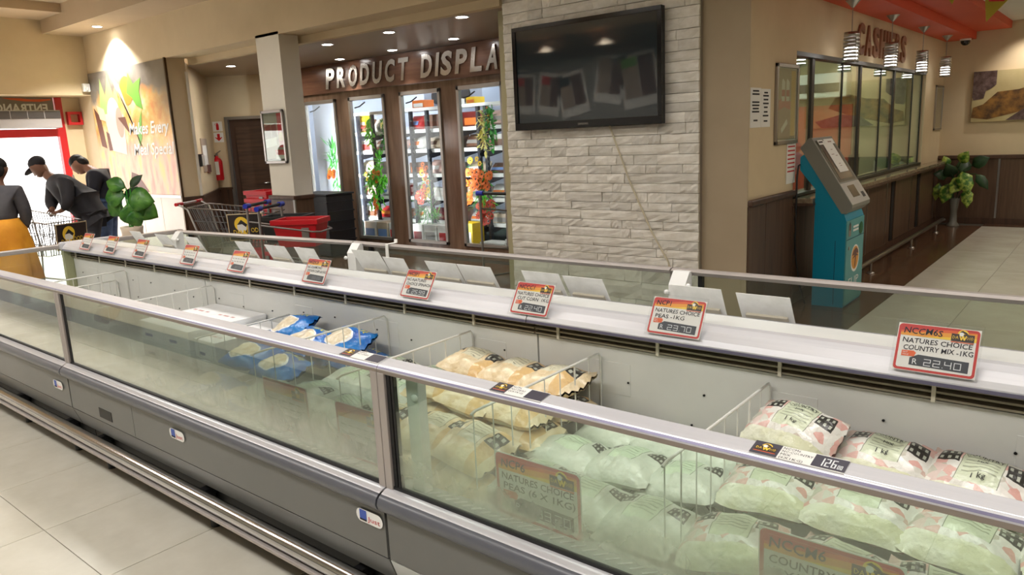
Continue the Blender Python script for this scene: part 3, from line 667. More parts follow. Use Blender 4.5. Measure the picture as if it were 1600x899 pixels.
# flower and leaf sprays hung inside the doors
M('fern', (96, 190, 44), .55); M('leaf_mid', (52, 140, 46), .5); M('leaf_pale', (196, 206, 96), .55); M('petal_orange', (232, 112, 30), .6); M('petal_yellow', (246, 196, 28), .6); M('petal_red', (206, 62, 36), .6); M('corn', (232, 220, 130), .5); M('flower_eye', (84, 50, 24), .8)
def leafp(b, p, d, L, w, m, up=Vector((0, 0, 1))):
    p = Vector(p); d = Vector(d).normalized(); s = d.cross(up); s = s.normalized() if s.length > .01 else Vector((1, 0, 0)); nn = s.cross(d)
    b.add([p, p + d * L * .35 + s * w, p + d * L * .4 + nn * w * .4, p + d * L * .35 - s * w, p + d * L, p + d * L * .75 + s * w * .6, p + d * L * .75 - s * w * .6], [(0, 1, 2), (0, 2, 3), (1, 5, 2), (2, 6, 3), (5, 4, 2), (4, 6, 2)], m)
def flower(b, c, r, m, nrm=(0, -1, .2), n=9):
    pl = PL(c, (1, 0, 0), Vector((0, .2, 1))) if True else None
    for k in range(n):
        a = 2 * PI * k / n; q = pl(math.cos(a) * r * .2, math.sin(a) * r * .2); e = pl(math.cos(a) * r, math.sin(a) * r, r * .25); s = (pl(math.cos(a + 1.57), math.sin(a + 1.57)) - pl(0, 0)) * r * .26
        mid = (q + e) / 2; b.add([q, mid + s, e, mid - s], [(0, 1, 2, 3)], m)
    b.disc(pl, 0, 0, r * .19, None, r * .12, 'flower_eye', 8)
def spray(name, label, loc, leafsets, flowers):
    t = thing(name, label, 'flowers', loc); b = MB()
    for (cx, cz, rx, rz, n, L, w, m, down) in leafsets:
        for k in range(n):
            a = random.uniform(0, 2 * PI); q = random.random() ** .5; p = (loc[0] + cx + rx * q * math.cos(a), loc[1] + random.uniform(-.06, .05), loc[2] + cz + rz * q * math.sin(a))
            leafp(b, p, (random.uniform(-1, 1), random.uniform(-.6, .1), random.uniform(-1.2, .4) if down else random.uniform(-.3, 1.2)), L * random.uniform(.7, 1.2), w, m)
    if b.v: o = b.build('foliage', 'fern', t); o['kind'] = 'stuff'
    for (x, z, r, m) in flowers:
        f = MB(); flower(f, (loc[0] + x, loc[1] - .07 + random.uniform(-.02, .02), loc[2] + z), r, m); f.build('flower', m, t)
    zt = loc[2] + max([l[1] + l[3] for l in leafsets] or [.3]); MB().tube([(loc[0], loc[1] + .03, loc[2] - .3), (loc[0] + .02, loc[1] + .02, loc[2]), (loc[0], loc[1] + .03, zt)], .006, n=6).build('stem', 'leaf_mid', t)
    return t
R = random.uniform
spray('flower_spray', 'orange flowers with tall green leaves in the leftmost display door', (-9.70, 7.42, 1.10), [(0, .25, .09, .22, 34, .2, .016, 'leaf_mid', False), (0, -.15, .06, .1, 12, .12, .012, 'leaf_mid', True)], [(R(-.09, .09), R(-.05, .07), .05, 'petal_orange') for _ in range(14)])
spray('flower_spray', 'bright green fern spray with orange blossom tail in the second display door', (-8.74, 7.45, .98), [(0, .02, .2, .2, 190, .13, .018, 'fern', True), (-.06, -.28, .1, .14, 50, .12, .016, 'fern', True), (.08, .3, .05, .16, 30, .1, .02, 'fern', False)], [(R(-.03, .15), R(0, .16), .04, 'petal_orange') for _ in range(8)] + [(.0 + R(-.05, .05), -.25 - .03 * k, .042, 'petal_orange') for k in range(9)] + [(-.17, .1, .045, 'petal_yellow'), (-.15, .03, .04, 'petal_yellow'), (.16, -.45, .03, 'petal_yellow')])
spray('leaf_garland', 'green leaf garland hanging at the upper right of the second display door', (-8.43, 7.45, 1.68), [(0, 0, .06, .26, 70, .1, .026, 'leaf_mid', True), (-.06, .1, .03, .14, 14, .16, .02, 'corn', True)], [])
spray('leaf_garland', 'light green leaf garland at the upper left of the second display door', (-8.83, 7.45, 1.72), [(0, 0, .045, .22, 60, .09, .02, 'fern', True)], [])
spray('flower_spray', 'yellow and orange flowers over a fan of green stems in the third display door', (-7.66, 7.45, .80), [(0, -.22, .09, .08, 46, .3, .007, 'leaf_mid', True), (-.02, .1, .1, .16, 40, .1, .014, 'leaf_pale', True), (.13, -.3, .05, .06, 20, .1, .012, 'fern', False)], [(-.02, .3, .06, 'petal_yellow')] + [(R(.0, .08), .42 - .05 * k, .04, 'petal_orange') for k in range(8)] + [(R(-.16, -.02), R(-.12, .06), .05, 'petal_red') for _ in range(9)] + [(R(-.02, .08), R(-.08, .08), .045, 'petal_yellow') for _ in range(7)])
spray('flower_spray', 'large orange daisy arrangement in the fourth display door', (-6.62, 7.42, .92), [(0, .1, .18, .2, 40, .14, .02, 'leaf_mid', True), (.08, -.12, .12, .1, 46, .3, .008, 'fern', True)], [(R(-.2, .22), R(-.02, .2), .062, 'petal_orange') for _ in range(26)] + [(R(-.24, -.12), R(-.24, .0), .045, 'petal_orange') for _ in range(12)] + [(R(-.02, .26), R(-.5, -.18), .055, 'petal_red') for _ in range(18)] + [(-.12, .34, .055, 'petal_yellow'), (.06, .3, .04, 'petal_yellow'), (.02, .36, .04, 'petal_yellow'), (.1, -.2, .045, 'petal_yellow')])
spray('leaf_garland', 'pale yellow garland hanging on the left side of the fourth display door', (-6.55, 7.43, 1.66), [(0, 0, .035, .28, 60, .11, .022, 'corn', True)], [])
spray('leaf_garland', 'dark green garland with red dots in the fourth display door', (-6.41, 7.43, 1.66), [(0, 0, .05, .3, 80, .09, .024, 'leaf_mid', True)], [(R(-.03, .03), .26 - .09 * k, .02, 'petal_orange') for k in range(4)])
# black crate stack in front of the leftmost door
t = thing('black_crate_stack', 'tall black ribbed bin in front of the leftmost display door', 'bin', (-8.9, 6.55, 0))
b = MB().box(-9.28, 6.3, .02, -8.48, 6.75, .86); b.build('body', M('black_plastic', (26, 27, 31), .4), t, .01)
for k in range(6): MB().box(-9.29, 6.285, .08 + .135 * k, -8.47, 6.76, .1 + .135 * k).build('rib', 'black_plastic', t)
MB().box(-9.3, 6.28, .86, -8.46, 6.77, .885).build('lid', 'black_plastic', t, .006)
# ------------------------------------------------------------------ frozen goods in the front cabinets
def bag_mat(name, kind):
    t = NT(name); uv = t.n('ShaderNodeUVMap').outputs[0]; s = t.sep(uv); u, v = s[0], s[1]; ob = t.coord('Object')
    nz = t.noise(ob, 30, 4); big = t.noise(ob, 9, 3)
    wu = t.math('ADD', u, t.math('MULTIPLY', t.math('SUBTRACT', big, .5), .05)); wv = t.math('ADD', v, t.math('MULTIPLY', t.math('SUBTRACT', nz, .5), .05))
    def checks(col, u0, u1, v0, v1, n):
        m = t.rect(wu, wv, u0, u1, v0, v1)
        fx = t.math('FRACT', t.math('MULTIPLY', t.math('SUBTRACT', wu, u0), n / (u1 - u0))); fy = t.math('FRACT', t.math('MULTIPLY', t.math('SUBTRACT', wv, v0), 2 / (v1 - v0)))
        hole = t.rect(fx, fy, .28, .72, .28, .75); return t.mix(m, col, t.mix(hole, lin((52, 50, 46)), lin((178, 182, 170))))
    def label(col, u0, u1, v0, v1, lc):
        m = t.rect(u, v, u0, u1, v0, v1); col = t.mix(m, col, lin(lc))
        e = t.math('SUBTRACT', m, t.rect(u, v, u0 + .008, u1 - .008, v0 - 1, v1 + 1)); return t.mix(t.math('MULTIPLY', t.math('MAXIMUM', e, 0), .7), col, lin((60, 62, 54)))
    if kind == 'mix':
        vo = t.voro(ob, 42); r = t.sep(vo[1])[0]
        cont = t.ramp(r, [(.0, (226, 226, 218)), (.35, (214, 214, 206)), (.52, (208, 140, 128)), (.7, (214, 160, 148)), (.8, (168, 172, 152)), (1, (236, 232, 226))])
        cont = t.mix(.25, cont, lin((226, 222, 216))); col = t.mix(t.math('LESS_THAN', wv, .26), cont, t.ramp(big, [(.4, (224, 226, 208)), (.6, (210, 212, 180))]))
        col = label(col, .3, .7, .36, .98, (204, 212, 186)); col = checks(col, .72, .92, .6, .86, 3); col = checks(col, .08, .28, .7, .9, 3)
        line = t.math('MULTIPLY', t.rect(u, v, .34, .66, .5, .9), t.math('LESS_THAN', t.math('FRACT', t.math('MULTIPLY', v, 15)), .3)); col = t.mix(t.math('MULTIPLY', line, .55), col, lin((96, 104, 80)))
    elif kind == 'cream':
        col = t.ramp(t.noise(ob, 20, 4), [(.3, (214, 190, 146)), (.7, (238, 224, 192))])
        col = t.mix(t.math('LESS_THAN', t.math('ABSOLUTE', t.math('SUBTRACT', wu, .82)), .1), col, lin((220, 186, 130)))
        col = label(col, .28, .66, .4, .98, (216, 212, 186)); col = checks(col, .72, .92, .5, .84, 2); col = checks(col, .04, .22, .56, .84, 2)
        line = t.math('MULTIPLY', t.rect(u, v, .33, .6, .5, .9), t.math('LESS_THAN', t.math('FRACT', t.math('MULTIPLY', v, 13)), .25)); col = t.mix(t.math('MULTIPLY', line, .5), col, lin((90, 88, 70)))
    elif kind == 'pea':
        col = t.ramp(t.noise(ob, 14, 4), [(.3, (192, 200, 186)), (.7, (224, 228, 216))])
        col = label(col, .3, .68, .34, .98, (206, 222, 196)); col = checks(col, .74, .94, .62, .84, 4); col = checks(col, .06, .26, .66, .86, 3)
        line = t.math('MULTIPLY', t.rect(u, v, .34, .64, .45, .9), t.math('LESS_THAN', t.math('FRACT', t.math('MULTIPLY', v, 14)), .26)); col = t.mix(t.math('MULTIPLY', line, .5), col, lin((92, 112, 88)))
    else:
        col = t.ramp(big, [(.35, (16, 84, 176)), (.65, (26, 128, 204))])
        du = t.math('MULTIPLY', t.math('SUBTRACT', wu, .42), 2.9); dv = t.math('MULTIPLY', t.math('SUBTRACT', wv, .42), 3.6)
        d = t.math('ADD', t.math('MULTIPLY', du, du), t.math('MULTIPLY', dv, dv))
        col = t.mix(t.math('LESS_THAN', d, 1.15), col, lin((236, 238, 240))); col = t.mix(t.math('LESS_THAN', d, .95), col, t.ramp(nz, [(.35, (206, 190, 158)), (.65, (240, 230, 206))]))
        yl = t.math('MULTIPLY', t.rect(wu, wv, .3, .8, .78, .92), t.math('GREATER_THAN', t.math('SINE', t.math('ADD', t.math('MULTIPLY', u, 90), t.math('MULTIPLY', nz, 14))), .1)); col = t.mix(yl, col, lin((226, 210, 60)))
    t.bump(t.math('ADD', t.math('MULTIPLY', nz, .6), t.math('ADD', big, t.math('MULTIPLY', t.noise(ob, 75, 3), .25))), .6, .014)
    return t.set(col, .3, 0, Coat_Weight=.25, Coat_Roughness=.15)
BM = {k: bag_mat('bag_' + k, k) for k in ('mix', 'cream', 'pea', 'blue')}
class Bag:
    def __init__(s, L, Wd, T, seed): s.L, s.W, s.T, s.o = L, Wd, T, Vector((seed * 3.1, seed * 1.7, seed * .9))
    def S(s, u, v, top=1):
        e = max(0, (1 - abs(u) ** 2.8)) ** .55 * max(0, (1 - abs(v) ** 2.6)) ** .5
        n = noise.noise(Vector((u * 2.2, v * 1.8, top * 2)) + s.o) * .35 + noise.noise(Vector((u * 6, v * 5, top * 2)) + s.o) * .14
        h = s.T / 2 * e * (1 + n * .9) * (1.15 if top > 0 else -.85)
        x = s.L / 2 * u * (1 - .07 * v * v + .02 * noise.noise(Vector((u * 3, v, 5)) + s.o)); y = s.W / 2 * v * (1 - .10 * (1 - abs(u)) * .3 - .05 * u * u)
        return Vector((x, y, h + .012 * noise.noise(Vector((u * 1.3, v * 1.3, 9)) + s.o) * (1 - e)))
    def mesh(s, nu=20, nv=14):
        b = MB(); b.uv = []; N = (nu + 1) * (nv + 1)
        for top in (1, -1):
            vs = []
            for i in range(nv + 1):
                for j in range(nu + 1):
                    u, v = 2 * j / nu - 1, 2 * i / nv - 1; p = s.S(u, v, top)
                    if j in (0, nu): p.z += .004 * top + .006 * math.sin(i * 2.4 + s.o.x); p.x += .006 * (1 if j else -1)
                    vs.append(p); b.uv.append((j / nu, i / nv if top > 0 else 1 - i / nv * .7))
            fs = [(i * (nu + 1) + j, i * (nu + 1) + j + 1, (i + 1) * (nu + 1) + j + 1, (i + 1) * (nu + 1) + j) for i in range(nv) for j in range(nu)]
            if top < 0: fs = [f[::-1] for f in fs]
            b.add(vs, fs, None, True)
        return b
_bagproto = {}
def bag(kind, x, y, z, rz, tx, ty, label, group, L=.235, Wd=.2, T=.085, words=None):
    t = bpy.data.objects.new('frozen_food_bag', None); COL.objects.link(t); tag(t, label, 'bag', group); t.empty_display_size = .05
    key = (kind, int(x * 977 + y * 313) % 5, round(L, 2))
    if key not in _bagproto: _bagproto[key] = (Bag(L, Wd, T, key[1] + len(kind)), None)
    B, me = _bagproto[key]
    if me is None: f = B.mesh().build('film', BM[kind], t); _bagproto[key] = (B, f.data)
    else: f = bpy.data.objects.new('film', me); COL.objects.link(f); f.parent = t
    if words:
        b = MB()
        for (s, u0, v0, hh) in words:
            vs, fs = text_geo(s, 1); k = hh / .72; w = max(p[0] for p in vs)
            b.add([B.S(u0 + (p[0] - w / 2) * k, v0 + p[1] * k * 1.15) + Vector((0, 0, .0022)) for p in vs], fs, 'ink')
        b.build('label_print', 'ink', t)
    t.matrix_basis = Matrix.Translation((x, y, z)) @ Matrix.Rotation(rz, 4, 'Z') @ Matrix.Rotation(tx, 4, 'X') @ Matrix.Rotation(ty, 4, 'Y'); return t
random.seed(21)
ORDN = ('first', 'second', 'third', 'fourth', 'fifth', 'sixth')
def bay(kind, look, xs, rows, group, words=None, L=.235):
    for (rname, y, z, tilt) in rows:
        for i, x in enumerate(xs):
            bag(kind, x + R(-.012, .012), y + R(-.012, .012), z + R(-.010, .012), R(-.2, .2), tilt + R(-.1, .1), R(-.14, .14), f'{look}, {rname}, {ORDN[i]} from the left', group, L=L, words=words if 'top back' in rname else None)
bay('cream', 'cream bag with black checks', (-1.865, -1.672, -1.478), (('top back row', 2.0, .700, .16), ('top middle row', 1.79, .665, .12), ('top front row', 1.57, .61, .2), ('second layer front row', 1.535, .535, .1), ('bottom front row', 1.53, .455, .05), ('second layer back row', 1.99, .62, .05), ('second layer middle row', 1.78, .585, .05)), 'cream vegetable bags', words=[('1 kg', 0, -.1, .08)])
bay('pea', 'pale green pea bag', (-1.262, -1.072, -.882), (('top back row', 2.0, .575, .1), ('top middle row', 1.79, .575, .08), ('top front row', 1.575, .55, .16), ('bottom front row', 1.53, .465, .05), ('bottom middle row', 1.77, .49, .05)), 'pea bags right of the cream bags')
bay('pea', 'clear greenish vegetable bag left of the cream bags', (-2.37, -2.115), (('back row', 2.0, .60, .1), ('middle row', 1.79, .60, .08), ('front row', 1.575, .595, .16), ('lower front row', 1.53, .5, .05)), 'greenish bags left of the cream bags')
# mixed vegetables, the nearest bay
MW = [('COUNTRY', 0, .62, .11), ('MIX', 0, .42, .09), ('1 kg', 0, -.12, .13)]
for i, (x, y, z, rz, tx, ty) in enumerate(((-.648, 1.955, .725, -.18, .42, .10), (-.43, 2.0, .672, -.1, .34, .04), (-.215, 1.985, .668, -.12, .36, .05), (.02, 1.99, .665, -.05, .3, 0), (.25, 1.98, .65, .1, .3, 0))):
    bag('mix', x, y, z, rz, tx, ty, f'red and white mixed vegetable bag, top back row, {ORDN[i]} from the left', 'mixed vegetable bags', L=.235, words=MW)
bay('mix', 'red and white mixed vegetable bag', (-.64, -.42, -.2, .03, .27), (('middle row', 1.78, .625, .22), ('front row', 1.565, .575, .2), ('bottom front row', 1.53, .475, .05), ('lower back row', 1.99, .585, .1)), 'mixed vegetable bags')
# blue bags
for i, (x, y, z, rz, tx, ty, lb3) in enumerate(((-3.03, 1.985, .70, .15, .3, -.2, 'blue bag with cream oval nearest the white cartons, at the back'), (-2.83, 1.93, .675, -.1, .25, .05, 'middle blue bag with cream oval, slightly lower, at the back'), (-2.60, 1.97, .695, -.12, .34, .0, 'rightmost blue bag with cream oval against the wire divider'),
        (-2.57, 2.0, .61, .0, .1, 0, 'blue bag lying under the rightmost blue bag'), (-3.0, 1.74, .63, .1, .2, 0, 'blue bag in the middle row behind the fogged glass, leftmost'), (-2.74, 1.72, .62, -.1, .2, 0, 'blue bag in the middle row behind the fogged glass, rightmost'),
        (-3.05, 1.56, .53, 0, .1, 0, 'blue bag low against the fogged front glass, leftmost'), (-2.8, 1.55, .52, 0, .1, 0, 'blue bag low against the fogged front glass, rightmost'), (-3.02, 2.0, .61, 0, 0, 0, 'blue bag lying under the leftmost blue bag'), (-2.82, 2.0, .59, 0, 0, 0, 'blue bag lying under the middle blue bag'))):
    bag('blue', x, y, z, rz, tx, ty, lb3, 'blue bags in the middle cabinet', L=.25)
bag('pea', -2.6, 1.56, .575, .1, .1, 0, 'clear greenish bag in front of the blue bags by the post', 'greenish bags left of the cream bags')
# flat white cartons
def white_carton(x0, x1, y0, y1, z0, z1, label):
    t = thing('white_carton', label, 'box', ((x0 + x1) / 2, (y0 + y1) / 2, z0), 0, 'flat white cartons in the freezer')
    MB().box(x0, y0, z0, x1, y1, z1).build('carton_body', MN('carton_white', (226, 228, 230), (236, 237, 238), 4, .6), t, .004)
    MB().box(x0 - .001, y0 - .001, z1 - .022, x1 + .001, y1 + .001, z1 + .001).build('carton_lid', 'carton_white', t, .003)
    p = PL((x0, y0, z1 + .0012), (1, 0, 0), (0, 1, 0)); b = MB(); w = x1 - x0
    for k, (px, pw) in enumerate(((.1, .12), (.3, .2), (.6, .12))): b.poly(p, [(px * w, .06), ((px + pw) * w, .06), ((px + pw) * w, .075), (px * w, .075)], .0005, M('print_pink', (196, 150, 146), .7))
    q = PL((x0, y0 - .0012, z0), (1, 0, 0), (0, 0, 1))
    b.poly(q, [(.2 * w, .02), (.5 * w, .02), (.5 * w, .035), (.2 * w, .035)], .0006, M('print_blue', (56, 80, 140), .7)); b.build('printed_marks', 'print_pink', t)['kind'] = 'stuff'
for k, z in enumerate((.602, .503)):
    for (x0, x1, y0, y1, nm) in ((-3.955, -3.70, 1.90, 2.11, 'back left'), (-3.695, -3.45, 1.90, 2.11, 'back right'), (-3.955, -3.70, 1.68, 1.895, 'front left'), (-3.695, -3.45, 1.68, 1.895, 'front right')):
        white_carton(x0, x1, y0, y1, z, z + .096, f'flat white carton, {("top", "lower")[k]} layer, {nm} of the stack beside the blue bags')
    white_carton(-3.44, -3.245, 1.70, 2.1, z - .03, z + .064, f'narrow white carton with dark print, {("top", "lower")[k]}, between cartons and blue bags')
for k in range(2):
    t = thing('brown_packet', ('dark brown packet leaning in the empty far left bay', 'tan topped packet beside the dark one, far left bay')[k], 'packet', (-5.12 + .09 * k, 1.95, .4))
    o = Bag(.2, .16, .07, 5 + k).mesh(10, 8).build('film', M(('packet_dark', 'packet_tan')[k], ((48, 36, 32), (170, 140, 100))[k], .4), t); o.matrix_basis = Matrix.Translation((-5.10 + .1 * k, 1.96, .55 + .03 * k)) @ Matrix.Rotation(1.0, 4, 'X'); o.matrix_parent_inverse = t.matrix_basis.inverted()

# ------------------------------------------------------------------ price cards
M('card_red', (196, 46, 40), .5); M('card_orange', (226, 96, 40), .5); M('card_amber', (238, 160, 48), .5); M('card_yellow', (246, 206, 60), .5); M('card_brown', (54, 34, 26), .5); M('price_block', (50, 54, 62), .5); M('digit', (226, 230, 232), .5); M('pen', (30, 28, 38), .8)
glass('sleeve', (250, 250, 250), refl=.1, rough=.35)
def logo(b, pl, x, y, w, h, d):
    b.poly(pl, [(x, y), (x + w, y), (x + w, y + h * .62), (x, y + h * .62)], d, 'card_brown')
    b.disc(pl, x + w * .5, y + h * .62, w * .24, h * .36, d + .0003, 'card_yellow', 14, 0, PI)
    b.poly(pl, [(x + w * .33, y + h * .78), (x + w * .46, y + h * .92), (x + w * .64, y + h * .78), (x + w * .74, y + h * .62), (x + w * .6, y + h * .62), (x + w * .5, y + h * .74)], d + .0005, 'card_brown')
    b.disc(pl, x + w * .43, y + h * .6, w * .1, h * .17, d + .0006, 'white', 10)
    b.text(pl, 'DA', x + w * .06, y + h * .2, h * .26, d + .0006, 'card_yellow', w=w * .26, res=1)
    b.poly(pl, [(x + w * .34, y + h * .5), (x + w * .4, y + h * .5), (x + w * .44, y + h * .3), (x + w * .48, y + h * .5), (x + w * .54, y + h * .5), (x + w * .58, y + h * .3), (x + w * .62, y + h * .5), (x + w * .68, y + h * .5), (x + w * .6, y + h * .12), (x + w * .55, y + h * .12), (x + w * .51, y + h * .3), (x + w * .47, y + h * .12), (x + w * .42, y + h * .12)], d + .0006, 'card_yellow')
    b.text(pl, 'OOD', x + w * .66, y + h * .2, h * .26, d + .0006, 'card_yellow', w=w * .3, res=1)
    b.poly(pl, [(x, y - h * .1), (x + w, y - h * .1), (x + w, y - h * .03), (x, y - h * .03)], d, 'card_orange')
def price_card(label, o, w, h, tilt, code=None, lines=(), price=None, ybase=0, sleeve=True, group='price cards on the freezer spine', name='price_card'):
    """card with its lower left corner at o, facing -y, leaning back by tilt"""
    pl = PL(o, (1, 0, 0), (0, math.sin(tilt), math.cos(tilt)))
    t = thing(name, label, 'price card', o, 0, group)
    b = MB().pbox(pl, 0, 0, -.0015, w, h, 0); b.build('card', 'paper', t)
    b = MB(); r = h * .07; g = h * .035
    b.rrect(pl, g * .4, g * .4, w - g * .4, h - g * .4, r, .0006, 'card_red'); b.rrect(pl, g * 1.8, g * 1.8, w - g * 1.8, h - g * 1.8, r * .6, .0009, 'paper')
    y0 = h * .74; a, c = g * 1.8, w - g * 1.8; tp = h - g * 1.8
    b.poly(pl, [(a, y0), (c, y0), (c, tp), (a, tp)], .0012, 'card_amber')
    b.poly(pl, [(a, y0 + .06 * h), (w * .45, y0 + .12 * h), (c, tp - .02 * h), (c, tp), (a, tp)], .0014, 'card_orange'); b.poly(pl, [(a, y0 + .1 * h), (w * .3, tp - .06 * h), (w * .6, tp), (a, tp)], .0016, 'card_red')
    b.poly(pl, [(w * .3, y0), (c, y0), (c, y0 + .08 * h), (w * .6, y0 + .05 * h)], .0014, 'card_yellow')
    logo(b, pl, w * .66, y0 - .01 * h, w * .27, h * .25, .0018)
    b.poly(pl, [(w * .2, h * .13), (w * .91, h * .10), (w * .91, h * .33), (w * .3, h * .36), (w * .2, h * .28)], .0012, 'price_block')
    b.poly(pl, [(w * .09, h * .3), (w * .25, h * .31), (w * .27, h * .39), (w * .24, h * .43), (w * .09, h * .42)], .0014, 'card_orange')
    b.text(pl, 'BEST', w * .105, h * .372, h * .032, .0016, 'paper', res=1); b.text(pl, 'PRICE', w * .105, h * .325, h * .032, .0016, 'paper', res=1)
    b.build('printed_face', 'paper', t)
    b = MB()
    if code: b.text(pl, code, w * .08, h * .79, h * .13, .0020, 'pen', jit=.06, shear=.1, bold=.012)
    for k, s in enumerate(lines):
        b.text(pl, s, w * .08 + .004 * (k % 2), h * (.595 - .15 * k), h * .105, .0014, 'pen', w=min(w * .84, len(s) * h * .092), jit=.05, shear=.06, bold=.012)
    if not lines:
        for k in range(2):
            for q in range(5): b.poly(pl, [(w * (.1 + .16 * q), h * (.6 - .13 * k)), (w * (.22 + .16 * q), h * (.6 - .13 * k)), (w * (.21 + .16 * q), h * (.61 - .13 * k)), (w * (.1 + .16 * q), h * (.625 - .13 * k))], .0014, 'pen')
    b.build('handwriting', 'pen', t)
    b = MB()
    if price:
        b.text(pl, 'R', w * .24, h * .155, h * .12, .0016, 'digit'); n = len(price.replace('.', ''))
        b.seg7(pl, price, w * .38, h * .145, w * .085 if n < 5 else w * .075, h * .14, .0016, 'digit', .32)
    else: b.seg7(pl, '88.88', w * .42, h * .16, w * .07, h * .12, .0016, M('digit_faint', (120, 124, 130), .5), .32)
    b.build('price', 'digit', t)
    if sleeve:
        MB().pbox(pl, -.006, -.008, .0026, w + .006, h + .01, .0034).build('clear_sleeve', 'sleeve', t)
    MB().pbox(pl, w * .3, -.004, -.012, w * .7, h * .35, -.002).build('stand', 'sleeve', t)
    return t
TL = .5
CY, CZ = 2.047, .9215
price_card('price card for one kilogram country mix, rightmost on the freezer spine', (-.432, CY, CZ), .186, .126, TL, 'NCCM6S', ('NATURES CHOICE', 'COUNTRY MIX -1KG'), '22.40')
price_card('price card for peas on the spine before the white rail bracket', (-1.153, CY, CZ), .182, .122, TL, 'NCP1', ('NATURES CHOICE', 'PEAS -1KG'), '23.70')
price_card('price card for cut corn on the spine under the stone wall', (-1.723, CY, CZ), .170, .122, TL + .04, 'NCCC1', ('NATURES CHOICE', 'CUT CORN  1KG'), '22.40')
price_card('price card for spinach on the spine before the display doors', (-2.321, CY, CZ), .169, .122, TL + .05, 'NCSP1', ('NC-NATURES', 'CHOICE SPINACH'), '25.99')
price_card('price card for potato chips on the spine below the red basket', (-3.011, CY, CZ), .172, .120, TL, 'NCDC6', ('NC-DIAMOND', 'CROWN CHIPS 6X1KG'), None)
for x, nm in ((-3.682, 'fifth price card from the far left end of the spine'), (-4.193, 'fourth price card from the far left end of the spine'), (-4.798, 'third price card from the far left end of the spine'), (-5.22, 'second price card from the far left end of the spine'), (-5.606, 'price card at the far left end of the spine')):
    price_card(nm, (x, CY, CZ), .157, .120, TL + (.05 if x > -4 else 0), None, (), None)
# backs of the cards that face the rear aisle
for k, (x, w, h) in enumerate(((-.98, .18, .118), (-1.22, .185, .118), (-1.69, .185, .118), (-1.90, .19, .118), (-2.263, .197, .12), (-2.466, .197, .12), (-2.97, .205, .15), (-2.764, .15, .115), (-3.493, .18, .118), (-3.777, .2, .118), (-4.09, .17, .12), (-4.69, .17, .12), (-5.09, .17, .12), (-5.48, .17, .12))):
    tl = R(.46, .56); pl = PL((x + w, 2.404, .912), (-1, 0, 0), (0, -math.sin(tl), math.cos(tl)))
    wh = ('white back of the price card at the nearest end of the spine', 'white card back, second from the nearest end', 'white card back, third from the nearest end', 'white card back, fourth from the nearest end', 'white card back, fifth from the nearest end', 'white card back, sixth from the nearest end', 'tallest white card back, beside the left rail bracket', 'small white card back touching the tallest one', 'white card back behind the potato chips card', 'white card back below the red basket trolley', 'white card back at the left rail bracket corner', 'white card back behind the third card from the far end', 'white card back behind the second card from the far end', 'white card back at the far left end of the spine')[k]
    t = thing('price_card', wh, 'price card', (x + w / 2, 2.404, .912), 0, 'white card backs facing the rear aisle')
    MB().pbox(pl, 0, 0, -.0015, w, h, 0).build('card', MN('card_back', (222, 222, 216), (236, 236, 232), 14, .7), t)
    MB().pbox(pl, .02, .004, -.012, w - .02, .03, -.0015).build('card_clip', 'clip', t)
# cards hung inside the front glass
price_card('price card for six bags of peas hung inside the front glass', (-1.225, 1.372, .572), .272, .18, -.02, 'NCP6', ('NATURES CHOICE', 'PEAS (6 X 1KG)'), '133.20', sleeve=False, group='cards inside the front glass')
price_card('price card for six bags of country mix inside the nearest front glass', (-.516, 1.372, .582), .272, .18, -.02, 'NCCM6', ('COUNTRY MIX', '(6X1KG)'), '126.00', sleeve=False, group='cards inside the front glass')
price_card('fogged price card inside the glass in front of the blue bags', (-2.308, 1.372, .582), .262, .185, -.02, None, (), None, sleeve=False, group='cards inside the front glass')
price_card('fogged price card inside the glass just left of the middle post', (-1.90, 1.372, .572), .235, .185, -.02, None, (), None, sleeve=False, group='cards inside the front glass')
# labels stuck on the front top rail
def rail_label(x, w, label, lines, price):
    pl = PL((x, 1.3542, .9226), (1, 0, 0), (0, .045, .0086)); t = thing('shelf_label', label, 'label', (x, 1.375, .926), 0, 'labels on the front rail')
    MB().pbox(pl, 0, 0, -.0004, w, .044, .0006).build('strip', 'paper', t); b = MB()
    b.poly(pl, [(0, 0), (w * .3, 0), (w * .3, .044), (0, .044)], .0008, M('label_dark', (56, 52, 66), .5)); logo(b, pl, w * .03, .012, w * .24, .028, .001)
    b.poly(pl, [(w * .66, .002), (w, .002), (w, .042), (w * .66, .042)], .0008, 'label_dark')
    if price: b.seg7(pl, price[:3], w * .72, .008, w * .05, .026, .001, 'digit'); b.seg7(pl, price[3:], w * .915, .008, w * .022, .013, .001, 'digit')
    for k, s in enumerate(lines): b.text(pl, s, w * .32, .034 - .0105 * k, .0075, .001, 'ink', w=min(w * .33, len(s) * .0066), res=1)
    b.build('print', 'ink', t)
rail_label(-.535, .18, 'blue and white rail label above the nearest mixed vegetable bags', ('NCCM6', 'NC-COUNTRY', 'MIX', '(6X1KG)'), '12600')
rail_label(-1.22, .165, 'rail label above the cream bags', ('NCP6', 'NC-PEAS', '(6X1KG)'), None)
rail_label(-1.835, .18, 'rail label just left of the middle post', ('NCDC6', 'NC-CHIPS'), None)
t = thing('tape_tag', 'white tape tag looped over the rear rail before the display', 'tag', (-3.53, 3.09, .93)); x = -3.53
MB().extr([(3.04, .9315), (3.12, .9315), (3.122, .955), (3.118, .955), (3.116, .934), (3.045, .934)], x - .014, x + .014).extr([(3.04, .9315), (3.043, .84), (3.04, .82), (3.037, .84)], x - .012, x + .016).build('tape', 'paper', t)
